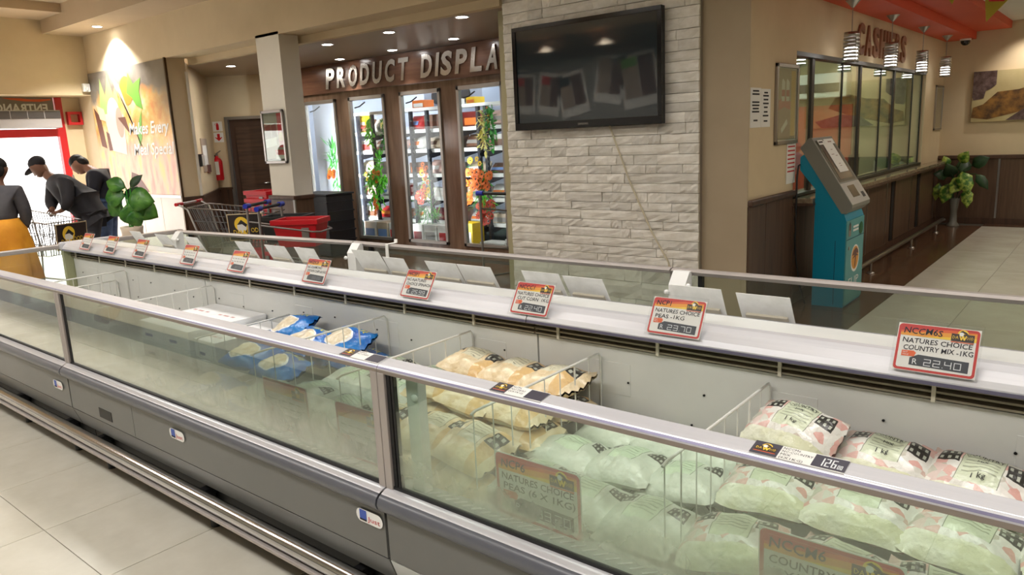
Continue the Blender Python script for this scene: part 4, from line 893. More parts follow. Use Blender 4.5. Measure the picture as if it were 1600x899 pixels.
# ------------------------------------------------------------------ mural, television, framed posters, notices
def mural_mat():
    t = NT('mural_print'); g = t.coord('Object'); s = t.sep(g); u = t.math('DIVIDE', t.math('ADD', s[0], 12.4), 2.41); v = t.math('DIVIDE', t.math('SUBTRACT', s[2], .96), 1.8)
    nz = t.noise(g, 3.2, 5, .6); n2 = t.noise(t.map(g, (1, 1, .35), (0, .7, 0)), 7, 4)
    f = t.math('ADD', v, t.math('MULTIPLY', t.math('SUBTRACT', nz, .5), .3))
    low = t.ramp(n2, [(.3, (222, 150, 130)), (.5, (232, 190, 160)), (.7, (240, 206, 120))])
    mid = t.ramp(nz, [(.3, (226, 120, 60)), (.5, (240, 190, 110)), (.7, (246, 226, 190))])
    top = t.ramp(nz, [(.35, (112, 106, 98)), (.65, (146, 138, 128))])
    c = t.mix(t.ramp(f, [(.36, (0, 0, 0, 1)), (.48, (1, 1, 1, 1))]), low, mid); c = t.mix(t.ramp(f, [(.76, (0, 0, 0, 1)), (.84, (1, 1, 1, 1))]), c, top)
    g2 = t.math('MULTIPLY', t.ramp(u, [(.7, (0, 0, 0, 1)), (.95, (1, 1, 1, 1))]), t.ramp(v, [(.45, (0, 0, 0, 1)), (.7, (1, 1, 1, 1))])); c = t.mix(t.math('MULTIPLY', g2, .75), c, lin((128, 120, 104)))
    return t.set(c, .4)
MU = thing('food_mural', 'large food mural with white script lettering on the back wall', 'mural', (-11.2, 5.05, .96))
MB().box(-12.395, 5.04, .962, -9.995, 5.052, 2.765).build('print', mural_mat(), MU)
p = PL((-12.4, 5.039, .96), (1, 0, 0), (0, 0, 1)); b = MB(); X, Z = 2.41, 1.8
M('mur_green', (118, 178, 70), .5); M('mur_green2', (176, 204, 130), .5); M('mur_white', (226, 216, 206), .5); M('mur_shade', (186, 166, 150), .5); M('mur_brown', (116, 74, 60), .5); M('mur_orange', (232, 146, 60), .5); M('mur_cream', (240, 224, 190), .5)
def mp(pts, m, d): b.poly(p, [(x * X, y * Z) for x, y in pts], d, m)
mp([(.10, .66), (.16, .95), (.21, .8), (.27, .97), (.32, .8), (.37, .9), (.38, .74), (.28, .66)], 'mur_green2', .001)
b.disc(p, .50 * X, .82 * Z, .2, .2, .0012, 'mur_orange', 16)
mp([(.50, .80), (.55, .95), (.60, .86), (.70, .90), (.66, .80), (.68, .66), (.60, .70), (.56, .76)], 'mur_green', .0016)
b.disc(p, .29 * X, .63 * Z, .22, .28, .0014, 'mur_white', 20); mp([(.16, .66), (.20, .36), (.40, .32), (.42, .64)], 'mur_white', .0015)
b.disc(p, .36 * X, .58 * Z, .12, .22, .0017, 'mur_shade', 16); mp([(.34, .62), (.44, .62), (.48, .48), (.40, .56)], 'mur_brown', .0018)
mp([(.02, .72), (.10, .64), (.13, .38), (.06, .40)], 'mur_brown', .0014); mp([(.06, .74), (.16, .70), (.18, .6), (.09, .62)], 'mur_cream', .0016); mp([(.15, .52), (.19, .5), (.21, .36), (.16, .36)], 'mur_brown', .0016)
for k in range(6): mp([(.3 + .02 * k, .98 - .02 * k), (.31 + .02 * k, .98 - .02 * k), (.56 + .012 * k, .5 - .03 * k), (.55 + .012 * k, .5 - .03 * k)], 'mur_cream', .0019)
mp([(.56, .5), (.66, .66), (.62, .44), (.58, .38)], 'mur_green', .0015); mp([(.37, .02), (.42, .18), (.5, .16), (.62, .02)], 'mur_brown', .0013)
b.build('food_picture', 'mur_white', MU)
b = MB(); b.text(p, 'Makes Every', 1.13, .86, .165, .0025, 'white', w=1.16, shear=.25, res=3, bold=.02).text(p, 'Meal Special', 1.19, .565, .165, .0025, 'white', w=1.16, shear=.25, res=3, bold=.02); b.build('script_lettering', 'white', MU)
tv = thing('television', 'large black television hung on the stone wall', 'television', (-3.56, 5.34, 1.6))
MB().box(-4.287, 5.315, 1.6, -2.832, 5.36, 2.472).build('housing', 'black', tv, .004)
b = MB()
for q in ((-4.287, 1.66, -4.247, 2.436), (-2.868, 1.66, -2.832, 2.436), (-4.287, 1.6, -2.832, 1.66), (-4.287, 2.436, -2.832, 2.472)): b.box(q[0], 5.298, q[1], q[2], 5.318, q[3])
b.build('bezel', 'black_gloss', tv, .002)
sm = NT('screen_black').set((40, 50, 54), .03, 0, IOR=1.75); MATS['screen_black'] = sm
MB().box(-4.25, 5.308, 1.655, -2.865, 5.316, 2.44).build('screen', sm, tv)
MB().text(PL((0, 5.297, 0), (1, 0, 0), (0, 0, 1)), 'SAMSUNG', -3.61, 1.622, .017, .0006, 'letter_steel', w=.10).build('maker_name', 'letter_steel', tv)
MB().box(-3.8, 5.36, 1.85, -3.3, 5.386, 2.25).build('bracket', 'black', tv)
t = thing('power_cord', 'thin white power cord hanging diagonally under the television', 'cord', (-3.1, 5.37, .5))
MB().tube([(-3.36, 5.37, 1.66), (-3.345, 5.372, 1.59), (-3.17, 5.376, 1.15), (-2.97, 5.376, .74), (-2.82, 5.376, .5), (-2.78, 5.378, .3)], .007, n=6).build('cable', M('cord_ivory', (214, 204, 176), .6), t)
def framed(name, label, pl, w, h, fw=.03, fm='metal', art=None, cat='poster'):
    t = thing(name, label, cat, pl(w / 2, 0)); b = MB()
    for q in ((0, 0, fw, h), (w - fw, 0, w, h), (0, 0, w, fw), (0, h - fw, w, h)): b.pbox(pl, q[0], q[1], 0, q[2], q[3], .022)
    b.build('frame', fm, t, .003); MB().pbox(pl, fw * .8, fw * .8, .002, w - fw * .8, h - fw * .8, .006).build('backing', 'paper', t)
    if art: b = MB(); art(b, w, h); b.build('print', 'paper', t)
    MB().pbox(pl, fw * .8, fw * .8, .014, w - fw * .8, h - fw * .8, .016).build('glazing', 'clear_glass', t)
    return t
M('mauve', (150, 120, 112), .5); M('mauve_dark', (104, 72, 66), .5); M('rose', (182, 60, 78), .5); M('mustard', (206, 160, 60), .5); M('taupe', (168, 150, 134), .5)
pl1 = PL((-7.845, 5.035 - .001, 1.365), (1, 0, 0), (0, 0, 1))
def art1(b, w, h):
    P = lambda pts, m, d=.008: b.poly(pl1, [(x * w, y * h) for x, y in pts], d, m)
    P([(.08, .06), (.92, .06), (.92, .94), (.08, .94)], 'taupe'); P([(.7, .3), (.92, .3), (.92, .94), (.7, .94)], 'red', .009); P([(.1, .45), (.38, .48), (.38, .74), (.1, .7)], 'mauve_dark', .009); P([(.4, .48), (.64, .5), (.64, .76), (.4, .72)], 'mauve_dark', .009)
    P([(.1, .3), (.62, .34), (.62, .5), (.1, .46)], 'paper', .010); P([(.5, .1), (.9, .1), (.9, .26), (.5, .26)], 'red', .009); P([(.5, .09), (.9, .09), (.9, .16), (.5, .16)], 'paper', .010); P([(.08, .06), (.92, .06), (.92, .09), (.08, .09)], 'ink', .011); b.disc(pl1, .82 * w, .5 * h, .05, .05, .010, 'mustard')
framed('framed_poster', 'silver framed food poster on the pillar beside the brown door', pl1, .43, .60, art=art1)
pl2 = PL((-2.2, 5.955, 1.39), (0, 1, 0), (0, 0, 1))
def art2(b, w, h):
    P = lambda pts, m, d=.008: b.poly(pl2, [(x * w, y * h) for x, y in pts], d, m)
    P([(.08, .06), (.92, .06), (.92, .94), (.08, .94)], 'taupe'); P([(.68, .1), (.88, .1), (.88, .92), (.68, .92)], 'mustard', .009); P([(.1, .08), (.66, .08), (.66, .42), (.38, .48), (.1, .42)], 'mauve', .009); P([(.1, .42), (.38, .47), (.66, .43), (.66, .54), (.38, .6), (.1, .54)], 'rose', .010)
    for x in (.25, .45): P([(x, .54), (x + .14, .54), (x + .14, .78), (x + .04, .82), (x, .78)], 'paper', .0105); P([(x, .6), (x + .14, .6), (x + .14, .68), (x, .68)], 'rose', .011)
    P([(.28, .14), (.55, .26), (.5, .32), (.25, .2)], 'paper', .0105); P([(.1, .06), (.9, .06), (.9, .1), (.1, .1)], 'ink', .009)
framed('framed_poster', 'silver framed product poster on the wall left of the cashier window', pl2, .50, .63, art=art2)
pl3 = PL((-2.2, 12.06, 1.36), (0, 1, 0), (0, 0, 1))
framed('framed_notice', 'narrow silver framed notice past the far end of the cashier window', pl3, .5, .62, art=lambda b, w, h: b.poly(pl3, [(.1 * w, .06 * h), (.9 * w, .06 * h), (.9 * w, .94 * h), (.1 * w, .94 * h)], .008, 'mauve'))
def notice(label, pl, w, h, lines, m='ink', group=None, lh=.012):
    t = thing('paper_notice', label, 'notice', pl(w / 2, 0), 0, group); MB().pbox(pl, 0, 0, .001, w, h, .003).build('sheet', 'paper', t)
    b = MB()
    for (y, x0, x1) in lines: b.poly(pl, [(x0 * w, y * h), (x1 * w, y * h), (x1 * w, y * h + lh), (x0 * w, y * h + lh)], .0036, m)
    if lines: b.build('printed_lines', m, t)
    return t
LN = [(.9, .2, .8), (.82, .15, .85), (.62, .15, .85), (.54, .15, .85), (.46, .2, .8), (.38, .15, .85), (.16, .3, .7)]
notice('white printed notice at the wall corner, left of a pair', PL((-2.2, 5.468, 1.535), (0, 1, 0), (0, 0, 1)), .2, .29, LN)
notice('white printed notice, right of the pair by the silver poster', PL((-2.2, 5.672, 1.535), (0, 1, 0), (0, 0, 1)), .19, .285, [(.88, .3, .7), (.8, .2, .8), (.7, .25, .75), (.6, .2, .8), (.5, .3, .7), (.38, .3, .7), (.28, .2, .8), (.14, .3, .7)])
notice('sheet with red lines below the silver poster by the kiosk', PL((-2.199, 6.25, 1.06), (0, 1, 0), (0, 0, 1)), .21, .34, [(.88 - .1 * k, .1, .9) for k in range(7)], 'ink_red')
# fire point in the lobby behind the pillar
def fire_sign(y, label, arrow):
    q = PL(plB(.02, y, .002), _u, (0, 0, 1)); t = thing('fire_sign', label, 'sign', q(.08, 0)); MB().pbox(q, 0, 0, 0, .155, .155, .004).build('plate', 'white', t); b = MB()
    if arrow: b.poly(q, [(.078, .02), (.135, .075), (.135, .085), (.1, .07), (.1, .135), (.056, .135), (.056, .07), (.02, .085), (.02, .075)], .005, 'red')
    else: b.rrect(q, .055, .02, .1, .115, .012, .005, 'red').poly(q, [(.065, .115), (.09, .115), (.086, .135), (.07, .135)], .005, 'red').poly(q, [(.03, .1), (.036, .1), (.06, .13), (.055, .135)], .005, 'red')
    b.build('pictogram', 'red', t)
fire_sign(1.84, 'white fire extinguisher sign with red pictogram, upper of the two', False); fire_sign(1.665, 'white sign with red down arrow, lower of the two', True)
t = thing('fire_extinguisher', 'red fire extinguisher with white label hung beside the brown door', 'extinguisher', plB(.06, 1.06, .1)); c = plB(.06, 0, .09)
MB().lathe([(.07, 1.06), (.078, 1.075), (.078, 1.36), (.06, 1.40), (.03, 1.42), (.022, 1.45)], (c.x, c.y, 0), 'red', 20).build('cylinder', 'red', t)
MB().tube([(c.x, c.y, 1.44), (c.x, c.y, 1.49)], .02).tube([c + Vector((0, 0, 1.49)), c + _u * .07 + Vector((0, 0, 1.53))], .008).build('valve', 'metal_dull', t)
MB().tube([c + Vector((0, 0, 1.46)) - _u * .02, c - _u * .09 + Vector((0, 0, 1.4)), c - _u * .09 + Vector((0, 0, 1.15))], .009).build('hose', 'black', t)
q = PL(c + _n * .079, _u, (0, 0, 1)); MB().rrect(q, -.01, 1.15, .05, 1.36, .006, .003, 'paper').build('label', 'paper', t); MB().pbox(plB, .03, 1.3, 0, .09, 1.34, .02).build('wall_bracket', 'black', t)
t = thing('hand_dispenser', 'small black and white dispenser on the lobby wall right of the mural', 'dispenser', plA(.14, 1.3, .02))
MB().pbox(plA, .05, 1.33, .0, .26, 1.50, .05).build('back_plate', 'black', t, .004); MB().pbox(plA, .07, 1.34, .05, .20, 1.49, .09).build('cover', 'white', t, .008)
t = thing('key_board', 'tall beige board with dark ends on the lobby wall', 'board', plA(.8, 1.25, .01)); MB().pbox(plA, .50, 1.24, 0, 1.10, 1.72, .012).build('panel', 'taupe', t); MB().pbox(plA, .85, 1.22, .012, 1.2, 1.33, .02).build('lower_plate', 'mauve_dark', t); MB().pbox(plA, .55, 1.34, .012, .95, 1.62, .018).build('sheet', 'paper', t)

# ------------------------------------------------------------------ entrance: red frame, fanlight sign, air curtain, daylight outside
M('red_frame', (190, 30, 36), .4); en = struct('door_2', MB().box(-13.0, 4.70, 0, -12.9, 4.80, 2.45).box(-13.0, .35, 0, -12.9, .45, 2.45).box(-13.0, .45, 1.86, -12.9, 4.70, 1.98).box(-13.0, 2.5, 1.98, -12.92, 2.56, 2.45), 'red_frame')
MB().box(-12.965, .45, 1.98, -12.955, 4.70, 2.45).build('fanlight_glass', 'clear_glass', en)
t = thing('entrance_sign', 'grey entrance sign with white mirrored lettering above the doorway', 'sign', (-12.98, 3, 2.1)); q = PL((-12.925, 0, 0), (0, 1, 0), (0, 0, 1))
MB().pbox(q, .5, 2.0, -.02, 4.69, 2.45, 0).build('panel', M('sign_grey', (128, 118, 108), .5), t); b = MB()
b.text(q, 'ENTRANCE', 3.82, 2.235, .12, .002, 'white', w=.78, mirror=True, bold=.03); b.build('lettering', 'white', t)
MB().poly(q, [(4.66, 2.41), (4.5, 2.385), (4.3, 2.39), (4.1, 2.415), (4.0, 2.44), (4.2, 2.435), (4.4, 2.42), (4.66, 2.43)], .003, 'card_orange').build('orange_swoosh', 'card_orange', t)
t = thing('air_curtain', 'long grey air curtain with dark square grilles over the doorway', 'air curtain', (-12.8, 2.6, 1.99)); MB().box(-12.89, .6, 1.99, -12.70, 4.69, 2.25).build('casing', M('curtain_grey', (178, 176, 178), .4), t, .01)
for k in range(18): MB().box(-12.70, .63 + .226 * k, 2.125, -12.692, .84 + .226 * k, 2.235).build('grille', M('grille_mesh', (74, 70, 68), .7), t)
t = thing('red_bracket', 'red rectangular wall bracket right of the entrance frame', 'bracket', (-12.86, 4.97, 2.03)); b = MB()
for r_ in ((4.83, 2.03, 5.04, 2.07), (4.83, 2.19, 5.04, 2.23), (4.83, 2.07, 4.87, 2.19), (5.0, 2.07, 5.04, 2.19)): b.box(-12.9, r_[0], r_[1], -12.82, r_[2], r_[3])
b.build('frame', 'red_frame', t)
t = thing('motion_sensor', 'small white sensor in the corner above the mural', 'sensor', (-12.36, 4.97, 2.5)); MB().box(-12.4, 4.93, 2.5, -12.34, 5.03, 2.62).build('body', 'white', t, .01); MB().sphere((-12.34, 4.98, 2.54), .025, .025, .03, 'paper').build('lens', 'paper', t)
struct('ground_outside', MB().box(-40, -20, -.2, -13.1, 25, -.02), MN('paving', (214, 210, 202), (226, 222, 214), 1, .8))
struct('wall_outside', MB().box(-31, -20, -.1, -30, 25, 5), MN('outside_wall', (226, 220, 214), (234, 228, 222), .4, .8))

# ------------------------------------------------------------------ cashier hall
w1 = struct('window_1', MB().box(-2.30, 6.43, 2.10, -2.20, 11.42, 2.135).box(-2.30, 6.43, .93, -2.20, 11.42, .955), M('bronze_black', (34, 34, 30), .4))
for y, w in ((6.97, .035), (8.47, .035), (9.90, .035)): MB().box(-2.275, y - w, .955, -2.235, y + w, 2.10).build('mullion', 'bronze_black', w1)
for y in (7.86, 9.3, 10.87, 11.4, 6.44): MB().box(-2.26, y - .012, .955, -2.24, y + .012, 2.10).build('joint', 'bronze_black', w1)
yy = [6.46, 6.895, 7.045, 7.845, 7.875, 8.4, 8.54, 9.285, 9.315, 9.83, 9.97, 10.855, 10.885, 11.385]
for k in range(0, 14, 2): MB().box(-2.254, yy[k], .955, -2.246, yy[k + 1], 2.10).build('pane', 'window_glass', w1)
t = thing('counter_ledge', 'long dark counter ledge under the cashier windows', 'counter', (-2.14, 9.4, .86)); MB().box(-2.195, 6.43, .862, -2.03, 12.3, .885).build('wood_edge', 'wood_dark', t, .003); MB().box(-2.195, 6.43, .886, -2.035, 12.3, .925).box(-2.40, 6.44, .886, -2.195, 11.41, .925).build('stone_top', MN('granite', (120, 106, 86), (150, 134, 110), 26, .12, 5), t, .004)
struct('wall_cashier_inner', MB().box(-4.7, 5.62, 0, -4.6, 11.7, 2.85).box(-4.6, 11.5, 0, -2.36, 11.6, 2.85), MN('olive_paint', (176, 168, 132), (184, 176, 140), 1, .8))
struct('ceiling_cashier', MB().box(-4.7, 5.62, 2.75, -2.36, 11.7, 2.85), 'ceiling_white')
struct('wall_red_panel', MB().box(-4.59, 11.46, 0, -3.12, 11.498, 1.78), M('red_panel', (206, 74, 48), .5))
t = thing('wall_air_conditioner', 'white wall air conditioner seen through the first cashier window', 'air conditioner', (-3.7, 11.4, 1.9)); MB().box(-4.4, 11.25, 1.88, -3.15, 11.49, 2.22).build('casing', 'white', t, .02); MB().box(-4.3, 11.24, 1.96, -3.25, 11.252, 2.08).build('outlet', 'dark_grey', t)
for k, y in enumerate((7.2, 9.6)):
    t = thing('ceiling_tube_light', ('nearer', 'farther')[k] + ' bright tube light on the cashier room ceiling', 'ceiling light', (-3.5, y, 2.7)); MB().box(-4.2, y - .08, 2.70, -2.9, y + .08, 2.75).build('tray', 'white', t); MB().tube([(-4.15, y, 2.68), (-2.95, y, 2.68)], .014).build('tube', emit('tube_glow', (250, 255, 250), 9), t)
t = thing('cashier_desk', 'dark desk behind the cashier windows', 'desk', (-2.9, 9, 0)); MB().box(-3.1, 6.6, .72, -2.42, 11.4, .76).build('desk_top', 'wood_dark', t); MB().box(-2.5, 6.6, .02, -2.44, 11.4, .72).build('front_board', 'wood_dark', t)
for k, y in enumerate((7.5, 9.1, 10.4)):
    t = thing('desk_monitor', ('nearest', 'middle', 'farthest')[k] + ' black monitor on the cashier desk', 'monitor', (-2.75, y, .76)); MB().box(-2.8, y - .2, .84, -2.77, y + .2, 1.12).build('screen', 'black', t, .005); MB().box(-2.82, y - .1, .761, -2.66, y + .1, .775).box(-2.8, y - .02, .77, -2.77, y + .02, .86).build('stand', 'black', t)
lt = thing('wall_lettering', 'raised brown CASHIERS letters above the cashier windows', 'sign', (-2.18, 9.2, 2.2)); q = PL((-2.199, 0, 0), (0, 1, 0), (0, 0, 1))
for k, ch in enumerate('CASHIERS'):
    y = (8.12, 8.40, 8.69, 8.96, 9.24, 9.36, 9.62, 9.90)[k] * 1.0
    MB().text(q, ch, y, 2.205, .29, .001, M('letter_brown', (150, 104, 84), .35, .3), w=.06 if ch == 'I' else .21, thick=.02, res=3, bold=.03).build('letter', 'letter_brown', lt)
t = thing('foot_rail', 'polished foot rail along the cashier counter', 'rail', (-1.97, 9.6, 0)); MB().tube([(-1.97, 7.2, .13), (-1.97, 11.9, .13), (-1.97, 11.96, .12)], .025, n=10).build('rail', 'metal', t)
for y in (7.6, 8.15, 9.98, 11.45): MB().tube([(-1.97, y, .015), (-1.97, y, .13)], .014).lathe([(.04, .001), (.04, .01), (.016, .02)], (-1.97, y, 0), None, 12).build('foot', 'metal', t)
# pendants
for k, y in enumerate((7.3, 8.72, 10.2, 11.62)):
    x = -2.02; t = thing('pendant_lamp', ('nearest', 'second', 'third', 'farthest')[k] + ' ringed pendant lamp hanging before the cashier windows', 'lamp', (x, y, 2.06), 0)
    MB().lathe([(.065, 2.59), (.05, 2.575), (.012, 2.53)], (x, y, 0), 'metal', 16).build('canopy', 'metal', t); MB().tube([(x, y, 2.54), (x, y, 2.31)], .004, n=6).build('cord', 'metal_dull', t)
    MB().lathe([(.02, 2.325), (.064, 2.322), (.066, 2.285), (.06, 2.28)], (x, y, 0), 'metal', 24).build('top_cap', 'metal', t)
    for j in range(7):
        z = 2.262 - .031 * j; MB().lathe([(.067, z + .012), (.070, z), (.067, z - .010), (.058, z)], (x, y, 0), 'metal', 24, caps=False).build('ring', 'metal', t)
    MB().lathe([(.052, 2.075), (.054, 2.09), (.054, 2.185), (.03, 2.2)], (x, y, 0), None, 20).build('glowing_tube', emit('pendant_glow', (255, 248, 242), 9), t)
    MB().tube([(x + .05, y - .045, 2.06), (x + .05, y - .045, 2.28)], .004, n=5).build('rod', 'metal', t)
t = thing('dome_camera', 'small dark dome camera under the orange soffit end', 'camera', (-1.93, 12.4, 2.5)); MB().lathe([(.07, 2.59), (.07, 2.565)], (-1.93, 12.4, 0), 'white', 16).build('base', 'white', t); MB().lathe([(.06, 2.565), (.055, 2.53), (.03, 2.505), (.005, 2.50)], (-1.93, 12.4, 0), 'black_gloss', 16).build('dome', 'black_gloss', t)
# bunting
M('flag_yellow', (176, 156, 44), .7)
for k, (pts, nm) in enumerate(((((-.99, 2.52), (-.745, 2.49), (-.965, 2.255)), 'yellow triangular flag with red print at the upper right'), (((-1.36, 2.66), (-1.13, 2.63), (-1.205, 2.418)), 'yellow flag whose tip shows left of the larger flag'))):
    t = thing('bunting_flag', nm, 'flag', (pts[2][0], 7, pts[2][1])); b = MB(); (a0, a1), (b0, b1), (c0, c1) = pts
    b.add([(a0, 7, a1), (b0, 7.02, b1), (c0, 7.03, c1), (a0, 7.004, a1), (b0, 7.024, b1), (c0, 7.034, c1)], [(0, 2, 1), (3, 4, 5), (0, 1, 4, 3), (1, 2, 5, 4), (2, 0, 3, 5)]).build('cloth', 'flag_yellow', t)
    if k == 0:
        q = PL((a0, 6.996, a1), (b0 - a0, .02, b1 - a1), (0, 0, 1)); MB().poly(q, [(.05, -.075), (.17, -.075), (.15, -.115), (.05, -.115)], .004, 'red').build('print', 'red', t)
t = thing('bunting_string', 'string carrying the yellow bunting flags', 'string', (-1, 7, 2.5)); MB().tube([(-1.83, 7.0, 2.70), (-1.36, 7, 2.665), (-.99, 7.0, 2.525), (-.74, 7.02, 2.495), (-.2, 7.05, 2.56), (.3, 7.1, 2.77)], .003, n=5).build('cord', 'flag_yellow', t)
# picture on the far wall
t = thing('abstract_picture', 'wide abstract canvas with brown rock shapes on the far wall', 'picture', (-1.0, 12.57, 1.45)); MB().box(-1.82, 12.555, 1.45, -.35, 12.6, 2.14).build('canvas', MN('canvas_olive', (176, 160, 112), (192, 178, 132), 2, .7), t)
q = PL((-1.82, 12.553, 1.45), (1, 0, 0), (0, 0, 1)); b = MB(); MN('rock_dark', (72, 52, 46), (116, 96, 92), 16, .5, 6); MN('rock_gold', (72, 48, 24), (146, 104, 44), 9, .6, 6); 
b.poly(q, [(0, .69), (.28, .69), (.28, .5), (.22, .45), (.16, .42), (.14, .32), (.02, .3), (0, .34)], .002, 'rock_dark')
b.poly(q, [(.0, .06), (.2, .03), (.5, .1), (.85, .2), (1.1, .3), (1.0, .46), (.8, .5), (.55, .42), (.3, .4), (.14, .24), (.02, .2)], .001, 'rock_gold')
b.poly(q, [(.42, .01), (.62, .16), (.9, .2), (1.3, .1), (1.2, .0)], .003, 'rock_dark'); b.build('painted_rocks', 'rock_gold', t)
# kiosk
k0, k1 = 6.5, 7.02; kt = thing('payment_kiosk', 'blue payment kiosk with a sloping grey screen head', 'kiosk', (-1.9, 6.76, 0))
M('teal', (0, 140, 172), .4); M('teal_light', (86, 156, 158), .4); M('kiosk_grey', (132, 132, 122), .45); M('kiosk_pale', (178, 176, 170), .4); M('kiosk_dark', (84, 80, 68), .3)
MB().extr([(-2.035, .0), (-1.778, .0), (-1.778, .74), (-1.80, .80), (-2.125, 1.30), (-2.168, 1.27), (-2.168, 1.16), (-2.035, 1.0)], k0, k1, axis='y').build('body', 'teal', kt, .003)
MB().extr([(-1.7775, .02), (-1.770, .02), (-1.770, .735), (-1.7775, .735)], k0 + .002, k1 - .002, axis='y').build('front_face', 'teal_light', kt)
MB().extr([(-1.7695, .02), (-1.7685, .02), (-1.7685, .575), (-1.7695, .575)], k0 + .006, k1 - .006, axis='y').build('front_door', 'teal_light', kt)
MB().extr([(-1.86, .02), (-1.855, .02), (-1.855, .57), (-1.86, .57)], k0 - .0015, k0 + .001, axis='y').build('side_seam', M('seam', (0, 70, 96), .6), kt)
MB().extr([(-2.17, 1.345), (-2.10, 1.425), (-2.08, 1.425), (-1.735, .872), (-1.735, .845), (-1.78, .80), (-1.815, .80)], k0 - .01, k1 + .01, axis='y').build('screen_head', 'kiosk_grey', kt, .006)
sp = PL((-1.735, k0, .872), (0, 1, 0), (-.345, 0, .553)); W_ = k1 - k0
MB().pbox(sp, .03, .215, .0, W_ - .03, .62, .003).build('screen_bezel', 'kiosk_dark', kt); MB().pbox(sp, .08, .24, .003, W_ - .08, .58, .005).build('screen', M('kiosk_screen', (92, 82, 76), .15), kt)
MB().pbox(sp, -.005, .0, .0, W_ + .005, .2, .004).build('keypad_plate', 'kiosk_pale', kt, .002); b = MB(); b.pbox(sp, .13, .06, .004, .32, .17, .006, 'kiosk_screen').pbox(sp, .39, .04, .004, .46, .09, .007, 'black'); b.build('reader', 'black', kt)
kp = PL((-1.768, k0, 0), (0, 1, 0), (0, 0, 1)); b = MB(); b.poly(kp, [(.0, .573), (.52, .573), (.52, .579), (.0, .579)], .0005, 'seam')
b.disc(kp, .27, .39, .125, .118, .0006, 'paper', 24).disc(kp, .27, .395, .108, .1, .0009, M('logo_amber', (214, 150, 62), .5), 24).poly(kp, [(.18, .42), (.22, .46), (.29, .48), (.36, .45), (.37, .42), (.3, .43), (.37, .40), (.3, .405), (.29, .33), (.27, .3), (.26, .33), (.27, .4), (.19, .39), (.25, .42)], .0012, 'mauve_dark')
b.text(kp, 'FLIP', .1, .16, .075, .0008, 'white', w=.3); b.disc(kp, .42, .635, .06, .055, .0008, M('globe_green', (20, 90, 50), .5), 16)
for k in range(2): b.poly(kp, [(.18, .66 - .03 * k), (.34, .66 - .03 * k), (.34, .678 - .03 * k), (.18, .678 - .03 * k)], .0008, 'white')
b.poly(kp, [(.05, .6), (.12, .6), (.12, .7), (.05, .7)], .0008, 'kiosk_grey').poly(kp, [(.07, .65), (.10, .65), (.10, .71), (.085, .725), (.07, .71)], .001, 'black'); b.build('front_print', 'white', kt); MB().sphere((-1.766, k0 + .07, .5), .006, .012, .018, 'metal').build('lock', 'metal', kt)
notice('white sheet taped over the kiosk screen', PL(sp(.16, .30, .006), (0, 1, 0), (-.345, 0, .553)), .25, .31, [(.7, .4, .6), (.55, .2, .5), (.5, .55, .8), (.25, .4, .6), (.18, .4, .6)], 'mauve', lh=.006)
notice('small label at the upper left edge of the kiosk head', PL(sp(.05, .575, .0085), (0, 1, 0), (-.345, 0, .553)), .13, .045, [(.4, .1, .9)], 'ink', lh=.014); notice('pale label strip at the upper right edge of the kiosk head', PL(sp(.22, .575, .0085), (0, 1, 0), (-.345, 0, .553)), .25, .05, [(.3, .3, .7)], 'mauve', lh=.012)
t = thing('kiosk_cable', 'black cable running down behind the blue kiosk', 'cord', (-2.1, 6.44, 0)); MB().tube([(-2.168, 6.6, 1.22), (-2.17, 6.46, 1.2), (-2.165, 6.42, 1.1), (-2.16, 6.41, .5), (-2.13, 6.44, .2), (-2.08, 6.47, .012)], .008, n=6).build('cable', 'black', t)
# ------------------------------------------------------------------ plants
def big_leaf(b, base, d, L, w, m, up=(0, 0, 1), fold=.25, notch=0):
    base, d = Vector(base), Vector(d).normalized(); s = d.cross(Vector(up)); s = s.normalized() if s.length > .05 else Vector((1, 0, 0)); n = s.cross(d).normalized(); vs, fs = [], []; N = 7
    prof = (.0, .62, .95, 1.0, .85, .5, .0)
    for i in range(N):
        f = i / (N - 1); c = base + d * L * f + n * (-.22 * L * f * f); ww = w * prof[i] * (1 - (notch if i % 2 else 0))
        vs += [c - s * ww + n * ww * fold, c, c + s * ww + n * ww * fold]
    for i in range(N - 1):
        a = i * 3; fs += [(a, a + 1, a + 4, a + 3), (a + 1, a + 2, a + 5, a + 4)]
    b.add(vs, fs, m, True)
MN('leaf_big', (38, 96, 34), (96, 150, 58), 7, .35, 3, lo=.4, hi=.68); MN('leaf_varieg', (60, 110, 34), (176, 196, 90), 16, .4, 3, lo=.42, hi=.6); MN('leaf_dark', (22, 46, 24), (44, 76, 38), 12, .45, 3)
def plant(label, loc, pot, leaves, name='potted_plant', stems='leaf_mid'):
    t = thing(name, label, 'plant', loc); pot(t)
    for (dx, dy, z, d, L, w, m, nt) in leaves:
        b = MB(); e = Vector((loc[0] + dx, loc[1] + dy, z)); big_leaf(b, e, d, L, w, m, notch=nt, up=(.62, -.72, .3) if loc[0] < -5 else (.1, -1, .25)); o = b.build('leaf', m, t)
        sd = o.modifiers.new('thickness', 'SOLIDIFY'); sd.thickness = .003
        MB().tube([(loc[0], loc[1], loc[2] + .6 if z > .7 else loc[2] + .3), ((loc[0] * 1 + e.x) / 2, (loc[1] + e.y) / 2, (z + loc[2] + .75) / 2 if z > .7 else (z + loc[2] + .35) / 2), e], .007, n=5).build('stem', stems, t)
def pot1(t):
    MB().lathe([(.13, 0), (.14, .02), (.125, .3), (.115, .66), (.125, .72), (.118, .725), (.10, .68)], (-8.93, 3.86, 0), MN('pot_cream', (222, 206, 186), (232, 218, 200), 3, .4), 24).build('tall_vase', 'pot_cream', t)
